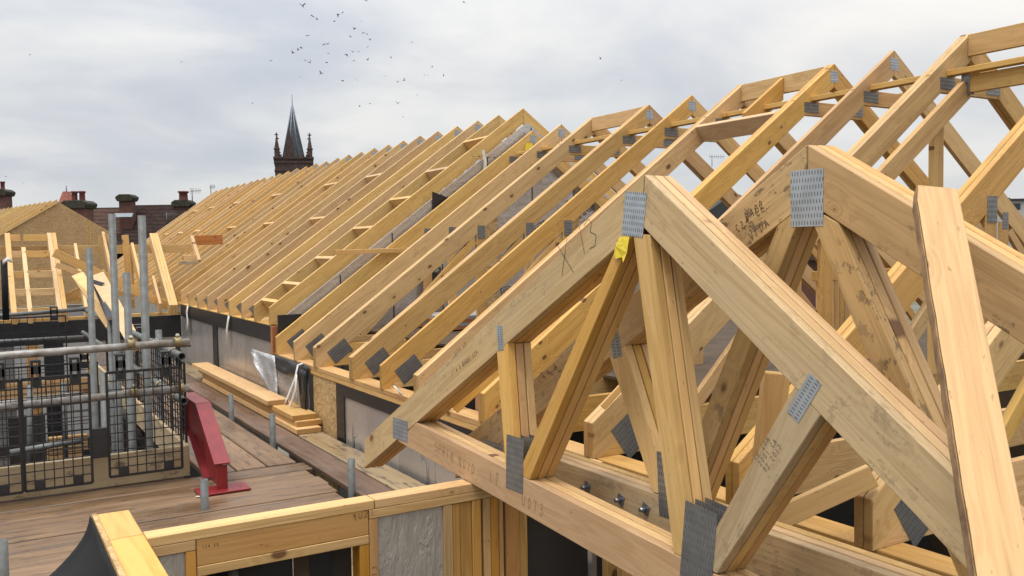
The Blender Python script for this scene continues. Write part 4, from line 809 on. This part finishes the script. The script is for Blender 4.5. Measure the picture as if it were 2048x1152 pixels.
# below the mesh: lower wing bits seen through it
lowst = [(at(95, 880, Y=12.8), at(175, 872, Y=12.8)), (at(95, 893, Y=12.8), at(175, 885, Y=12.8)), (at(95, 905, Y=12.8), at(175, 897, Y=12.8)), (at(95, 917, Y=12.8), at(175, 909, Y=12.8))]
for i, (a, b) in enumerate(lowst): tag(beam('bundled_timber', a, b, .1, .06, M['pine_yellow'] if i % 2 else M['pine']), '%s timber of the pile behind the black mesh' % ('topmost', 'second', 'third', 'lowest')[i], 'timber', 'timber pile behind the mesh')
structure(box('lower_lift', (-3, 3.72, -2.75), (2.595, 13.6, -2.70), M['shade_dark'], bevel=0))  # dark deck added beneath the board gaps, shade put into its colour

# ------------------------------------------------------------------ osb gabled wing farther off
w_, c_ = Vector((-.19, .98, 0)).normalized(), Vector((.98, .19, 0)).normalized(); G = Vector((2.1, 29.1, 1.51))
og = thing('osb_gable_wing', 'farther wing with an osb boarded gable and bare rafters', 'building', (2.1, 29.1, -OZ))
prism('gable_boarding', [(-2.9, 1.51-2.9*.62), (0, 1.51), (1.56, .55), (1.56, -1.5), (-2.9, -1.5)], 0, .05, Vector((G.x, G.y, 0)), c_, w_, ZA, M['osb_far'], og, None, 0)
prism('board_joint', [(.86, .95), (.90, .95), (.90, -1), (.86, -1)], -.012, -.001, Vector((G.x, G.y, 0)), c_, w_, ZA, M['pine'], og, None, 0)
prism('barge_rafter', [(-2.9, 1.56-2.9*.62), (0, 1.56), (0, 1.44), (-2.9, 1.44-2.9*.62)], -.06, -.014, Vector((G.x, G.y, 0)), c_, w_, ZA, M['pine_pale'], og, (1, .62), 0)
for k in range(1, 24):
    o = Vector((G.x, G.y, 0))+w_*k*.55
    prism('rafter', [(-2.9, 1.56-2.9*.62), (0, 1.56), (0, 1.42), (-2.9, 1.42-2.9*.62)], 0, .05, o, c_, w_, ZA, M['pine_far'], og, (1, .62), 0)
prism('lower_walls', [(-2.9, -6.4), (1.56, -6.4), (1.56, -1.52), (-2.9, -1.52)], .1, 12, Vector((G.x, G.y, 0)), c_, w_, ZA, M['board_grey'], og, None, 0)

# ------------------------------------------------------------------ houses, chimneys, church behind
hd = (Vector((9.17, 47.09, 0))-Vector((5.12, 49.51, 0))).normalized(); hn = Vector((hd.y, -hd.x, 0))   # hn: towards the viewer
if hn.y > 0: hn = -hn
def chimney(parent, base_, w, d, h, pots, potr=.14, poth=.55, cap='moss'):
    b = Vector(base_); ch = prism('chimney', [(-w/2, 0), (w/2, 0), (w/2, h), (-w/2, h)], -d/2, d/2, b, hd, hn, ZA, M['brick'], parent, None, 0)
    prism('chimney_cap', [(-w/2-.06, h), (w/2+.06, h), (w/2+.14, h+.14), (w/2+.14, h+.22), (w/2-.05, h+.34), (-w/2+.05, h+.34), (-w/2-.14, h+.22), (-w/2-.14, h+.14)], -d/2-.1, d/2+.1, b, hd, hn, ZA, M[cap], ch, None, .02)
    for k in range(pots):
        off = (k-(pots-1)/2)*(w/max(pots, 2))*.75; q = b+hd*off+ZA*(h+.30)
        revolve('chimney_pot', q, [(potr*1.05, 0), (potr*.9, .1), (potr*.85, poth*.8), (potr*1.12, poth*.86), (potr*1.12, poth), (potr*.8, poth), (potr*.8, poth*.5)], M['pot'], ch, 12, 0, True)
    return ch
R0 = Vector((5.12, 49.51, 2.12))
def house(label, a, b, zr, mt, drop=4.6, run=4.6):
    t = thing('terraced_house', label, 'house', (R0.x+hd.x*(a+b)/2, R0.y+hd.y*(a+b)/2, -OZ), 'old terraced houses behind the site')
    o = Vector((R0.x, R0.y, 0))
    for sgn, nm in ((1, 'roof'), (-1, 'roof')):
        P = [o+hd*a+ZA*zr, o+hd*b+ZA*zr, o+hd*b+hn*run*sgn+ZA*(zr-drop), o+hd*a+hn*run*sgn+ZA*(zr-drop)]; slab(nm, P if sgn > 0 else P[::-1], -.12, mt, None, None, t)
    tube('ridge_tiles', o+hd*a+ZA*(zr+.02), o+hd*b+ZA*(zr+.02), .11, M['tile_dark'], t, seg=8, solid=True)
    prism('wall', [(a+.1, -OZ), (b-.1, -OZ), (b-.1, zr-drop+.1), (a+.1, zr-drop+.1)], -run+.4, run-.4, o, hd, hn, ZA, M['brick'], t, None, 0)
    return t, o
h1, o1 = house('brown tiled terrace house roof behind the osb gable', -5.2, 2.05, 2.12, M['tile_brown']); h2, o2 = house('darker tiled terrace house roof with the squat chimney', 2.06, 7.6, 2.22, M['tile_dark'])
def on(a, z, f=0): return o1+hd*a+hn*f+ZA*z
pc = at(255, 420, depth=44); chimney(h2, (pc.x, pc.y, -1.9), .60, .5, 4.38, 0)
prism('lead_flashing', [(-.45, -.22), (.45, -.22), (.45, .05), (-.45, .05)], 0, .02, Vector((pc.x, pc.y, 1.85))+hn*.42, hd, (hn+ZA).normalized(), (ZA-hn).normalized(), M['lead'], h2, None, 0)
pc = at(368, 430, depth=45); chimney(h2, (pc.x, pc.y, -1.9), .70, .6, 4.12, 1, .24, .48)
c1t = thing('near_chimney_house', 'older house behind the osb gable with a big mossy two pot chimney', 'house', at(162, 480, depth=38)-ZA*6)
pc = at(160, 480, depth=38); chimney(c1t, (pc.x, pc.y, -1.0), .86, .8, 2.86, 2, .13, .44); prism('roof', [(-3, -1.6), (0, .4), (1.2, -1.6)], -3, 3, (pc.x, pc.y+1.5, 0), hd, hn, ZA, M['tile_dark'], c1t, None, 0)
c2t = thing('left_chimney_house', 'house at the left edge with a tall single pot chimney', 'house', at(8, 480, depth=44)-ZA*6)
pc = at(8, 440, depth=44); chimney(c2t, (pc.x, pc.y, 0.2), .55, .6, 2.62, 1, .11, .42); prism('roof', [(-4, -2.2), (0, .5), (4, -2.2)], -3, 3, (pc.x, pc.y+2, 0), hd, hn, ZA, M['tile_dark'], c2t, None, 0)
gb = at(215, 470, depth=42); gd = thing('small_dormer', 'small dark gabled dormer on the terrace roof', 'dormer', (gb.x, gb.y, gb.z-.8)); prism('gable', [(-.75, -.75), (0, .1), (.75, -.75)], 0, 2.0, gb, hd, -hn, ZA, M['tile_dark'], gd, None, 0); prism('verge', [(-.85, -.72), (0, .2), (.85, -.72), (.75, -.75), (0, .09), (-.75, -.75)], -.1, -.001, gb, hd, -hn, ZA, M['stone'], gd, None, 0)
tt = at(133, 388, depth=75); tq = thing('red_turret', 'distant red tiled turret roof left of the two pot chimney', 'tower', (tt.x, tt.y, -OZ))
revolve('turret_roof', (tt.x, tt.y, 0), [(1.05, tt.z-2.0), (.75, tt.z-1.0), (.28, tt.z+.2)], M['redtile'], tq, 8); revolve('turret_wall', (tt.x, tt.y, 0), [(.9, -OZ), (.9, tt.z-1.98)], M['brick'], tq, 8); tube('finial', (tt.x, tt.y, tt.z+.2), (tt.x, tt.y, tt.z+.7), .04, M['lead'], tq, seg=6, solid=True)
# church
cb = at(588, 345, depth=120); ch = thing('church_tower', 'dark stone church tower with a slate spire and corner pinnacles', 'church', (cb.x, cb.y, -OZ))
vx = Vector((cb.y, -cb.x, 0)).normalized(); vy = Vector((-vx.y, vx.x, 0)); CB = Vector((cb.x, cb.y, 0)); zs = cb.z+1.6; hw = 2.4
Z0 = zs
prism('tower', [(-hw, -OZ), (hw, -OZ), (hw, Z0), (-hw, Z0)], -hw, hw, CB, vx, vy, ZA, M['stone'], ch, None, 0)
for za, zb, e in ((Z0-.55, Z0-.35, .12), (Z0, Z0+.25, .18), (Z0-1.6, Z0-1.45, .08)): prism('string_course', [(-hw-e, za), (hw+e, za), (hw+e, zb), (-hw-e, zb)], -hw-e, hw+e, CB, vx, vy, ZA, M['stone'], ch, None, 0)
for a in (-1.5, -.75, .75, 1.5): prism('belfry_opening', [(a-.22, Z0-3), (a+.22, Z0-3), (a+.22, Z0-1.9), (a, Z0-1.65), (a-.22, Z0-1.9)], -hw-.03, -hw+.02, CB, vx, vy, ZA, M['black'], ch, None, 0)
for i in range(7): prism('parapet_block', [(-1.75+i*.55, Z0+.25), (-1.5+i*.55, Z0+.25), (-1.5+i*.55, Z0+.55), (-1.75+i*.55, Z0+.55)], -hw-.1, -hw+.25, CB, vx, vy, ZA, M['stone'], ch, None, 0)
for a in (-1, 1):
    for b in (-1, 1):
        P = CB+vx*a*(hw-.3)+vy*b*(hw-.3); o = revolve('pinnacle', (P.x, P.y, 0), [(.34, Z0), (.34, Z0+1.2), (.44, Z0+1.22), (.44, Z0+1.34), (.33, Z0+1.36), (.10, Z0+2.72), (.08, Z0+2.76)], M['stone'], ch, 8)
        multibox('cross', [((P.x, P.y, Z0+2.7), (P.x, P.y, Z0+3.4), .13, .13), (Vector((P.x, P.y, Z0+3.12))-vx*.24, Vector((P.x, P.y, Z0+3.12))+vx*.24, .13, .13)], M['stone'], o)
revolve('spire', (CB.x, CB.y, 0), [(1.5, Z0+.2), (.76, Z0+3.65), (.05, Z0+7.2)], M['slate'], ch, 8, R(22.5)-math.atan2(cb.x, cb.y))
for i in range(8):
    an = R(22.5)+i*math.pi/4-math.atan2(cb.x, cb.y); e = Vector((math.cos(an), math.sin(an), 0)); tube('lead_hip', CB+e*1.51+ZA*(Z0+.2), CB+e*.06+ZA*(Z0+7.2), .085, M['lead'], ch, seg=6, solid=True)
prism('spire_light', [(-.5, Z0+.2), (.5, Z0+.2), (.5, Z0+1.6), (0, Z0+4.0), (-.5, Z0+1.6)], -1.62, -.7, CB+vx*-.55, vx, vy, ZA, M['stone'], ch, None, 0)
tube('finial', CB+ZA*(Z0+7.1), CB+ZA*(Z0+8.7), .045, M['lead'], ch, seg=6, solid=True)
vx = Vector((_r.x, _r.y, 0)).normalized(); vy = Vector((-vx.y, vx.x, 0))
# aerials
def aerial(px, py, dep, h, lab, arm=.5):
    b = at(px, py, depth=dep); t = thing('tv_aerial', lab, 'aerial', (b.x, b.y, b.z), 'television aerials on the roofs')
    tube('mast', b, b+ZA*h, .025, M['galv'], t, seg=6, solid=True); e = (_r2*.9+_f*.3).normalized(); tube('boom', b+ZA*h*.86-e*arm*.2, b+ZA*h*.92+e*arm, .015, M['galv'], t, seg=6, solid=True)
    o = multibox('elements', [(b+ZA*(h*.88)+e*(arm*k/6)-ZA*.14, b+ZA*(h*.88)+e*(arm*k/6)+ZA*.16, .012, .012) for k in range(-1, 6)], M['galv'], t)
aerial(385, 412, 45, .85, 'thin aerial beside the right hand chimney', .45); aerial(422, 391, 60, .65, 'aerial poking above the far end of the ridge', .3); aerial(334, 448, 44, .55, 'aerial bracket low on the dark terrace roof', .5)
aerial(1424, 333, 60, .75, 'aerial glimpsed between the crossing rafters', 1.0)
# right hand distance
dr = at(1432, 424, depth=60); t = thing('dark_roofed_house', 'dark roof glimpsed between rafters in the distance', 'house', (dr.x, dr.y, -OZ))
prism('roof', [(-6, dr.z-3.2), (0, dr.z+1.0), (9, dr.z-3.2)], -5, 5, Vector((dr.x, dr.y, 0)), vx, vy, ZA, M['dark_roof'], t, None, 0); prism('wall', [(-5.5, -OZ), (8.4, -OZ), (8.4, dr.z-3.0), (-5.5, dr.z-3.0)], -4.6, 4.6, Vector((dr.x, dr.y, 0)), vx, vy, ZA, M['brick'], t, None, 0)
db = at(1918, 405, depth=160); t = thing('flat_roofed_block', 'pale flat roofed block far off under the upper right rafters', 'building', (db.x, db.y, -OZ))
prism('walls', [(-9, -OZ), (9, -OZ), (9, db.z-.1), (-9, db.z-.1)], -5, 5, Vector((db.x, db.y, 0)), vx, vy, ZA, M['render'], t, None, 0); prism('roof', [(-9.4, db.z-.1), (9.4, db.z-.1), (9.4, db.z+.3), (-9.4, db.z+.3)], -5.4, 5.4, Vector((db.x, db.y, 0)), vx, vy, ZA, M['dark_roof'], t, None, 0)
for i in range(8): prism('window', [(-8+i*2.1, db.z-1.6), (-6.6+i*2.1, db.z-1.6), (-6.6+i*2.1, db.z-.5), (-8+i*2.1, db.z-.5)], -5.04, -5.0, Vector((db.x, db.y, 0)), vx, vy, ZA, M['glass'], t, None, 0)
bm = bmesh.new(); rng = random.Random(5); o0 = at(1960, 470, depth=190)
for k in range(60):
    c = vx*rng.uniform(-60, 90)+vy*rng.uniform(-8, 8); hgt = rng.uniform(7, 11)+ (3 if rng.random() < .3 else 0)
    for j in range(70):
        p = c+Vector((rng.gauss(0, 2.2), rng.gauss(0, 2.2), 0))+ZA*(hgt*rng.uniform(.15, 1)-8+2.5); sz = rng.uniform(.5, 1.2)
        a, b = Vector((rng.gauss(0, 1), rng.gauss(0, 1), rng.gauss(0, 1))).normalized()*sz, Vector((rng.gauss(0, 1), rng.gauss(0, 1), rng.gauss(0, 1))).normalized()*sz
        bm.faces.new([bm.verts.new(p), bm.verts.new(p+a), bm.verts.new(p+b)])
fo = link_mesh('far_wood', bm, M['foliage'], Matrix.Translation(o0+Vector((0, 0, OZ)))); fo['kind'] = 'stuff'; fo['label'] = 'dark bare winter trees along the horizon at right'
# birds
BIRDS = [(605, 12, 8), (625, 32, 9), (634, 39, 5), (676, 29, 6), (685, 26, 4), (669, 43, 5), (709, 56, 7), (722, 43, 4), (701, 73, 5), (727, 65, 5), (734, 68, 4), (740, 80, 5), (735, 94, 5), (615, 71, 8), (648, 89, 5), (656, 88, 7), (586, 106, 6), (596, 99, 5), (602, 96, 6), (657, 107, 4),
 (693, 109, 6), (706, 104, 5), (717, 103, 5), (735, 120, 5), (707, 122, 5), (611, 121, 6), (620, 125, 5), (653, 125, 6), (600, 154, 5), (642, 147, 6), (685, 162, 6), (714, 160, 5), (824, 84, 5), (782, 114, 4), (771, 152, 4), (795, 164, 5), (808, 161, 5), (864, 134, 4), (849, 150, 4), (855, 151, 4), (887, 152, 4), (719, 213, 4), (741, 207, 5), (796, 207, 5), (806, 234, 4), (834, 190, 3),
 (363, 124, 8), (542, 121, 4), (505, 206, 4), (1201, 118, 5), (928, 5, 5), (1243, 160, 3), (732, 1, 5), (60, 110, 3), (12, 353, 3), (47, 366, 3)]
def bird_mesh(flap, name='bird'):
    bm = bmesh.new(); V = bm.verts.new
    sec = [(-.17, .004), (-.12, .03), (-.03, .042), (.06, .04), (.12, .022), (.165, .024), (.19, .006)]
    rings = [[V((x, r*math.cos(a), r*.85*math.sin(a))) for a in (0, 1.05, 2.1, 3.14, 4.19, 5.24)] for x, r in sec]
    for A, B in zip(rings, rings[1:]):
        for i in range(6): bm.faces.new((A[i], A[(i+1) % 6], B[(i+1) % 6], B[i]))
    bm.faces.new(rings[0]); bm.faces.new(rings[-1])
    for sg in (-1, 1):
        w = [V((.07, sg*.03, .02)), V((.085, sg*.16, .02+.12*flap)), V((.0, sg*.33, .02+.16*flap)), V((-.03, sg*.17, .015+.10*flap)), V((-.06, sg*.03, .015))]
        bm.faces.new((w[0], w[1], w[3], w[4])); bm.faces.new((w[1], w[2], w[3]))
    bm.faces.new((V((-.15, -.012, 0)), V((-.26, -.05, .0)), V((-.26, .05, .0)), V((-.15, .012, 0))))
    me = bpy.data.meshes.new(name); bmesh.ops.recalc_face_normals(bm, faces=bm.faces); bm.to_mesh(me); bm.free(); me.materials.append(M['bird']); return me
bms = [bird_mesh(f) for f in (-.9, -.2, .6, 1.3)]; rng = random.Random(21)
for i, (px, py, sz) in enumerate(BIRDS):
    dep = .55*FOC/sz*.62*rng.uniform(.95, 1.05); p = at(px, py, depth=dep); o = bpy.data.objects.new('bird', bms[rng.randrange(4)]); COL.objects.link(o)
    place(o, Matrix.Translation(p+ZA*OZ) @ Matrix.Rotation(rng.uniform(0, 6.28), 4, 'Z') @ Matrix.Rotation(rng.uniform(-.5, .5), 4, 'X') @ Matrix.Rotation(rng.uniform(-.4, .3), 4, 'Y'))
    bd = (py >= 50)+(py >= 90)+(py >= 130)
    band = [k for k in range(46) if (BIRDS[k][1] >= 50)+(BIRDS[k][1] >= 90)+(BIRDS[k][1] >= 130) == bd]
    if i < 46: lab = 'small dark bird, %s from the left in the %s band of the flock' % (ORD[sorted(band, key=lambda k: BIRDS[k][0]).index(i)], ('top', 'second', 'third', 'lowest')[bd])
    if i >= 46: lab = ['lone larger bird in the upper left sky', 'lone bird above the spire to its left', 'lone bird lower left of the flock', 'lone bird high above the middle rafters', 'lone bird at the top edge right of the flock', 'tiny faint bird above the middle rafters', 'bird cut by the top edge above the flock', 'tiny bird far out in the left sky', 'tiny bird just above the left edge chimney', 'tiny bird right of the left edge chimney'][i-46]
    tag(o, lab, 'bird', 'birds in the sky')
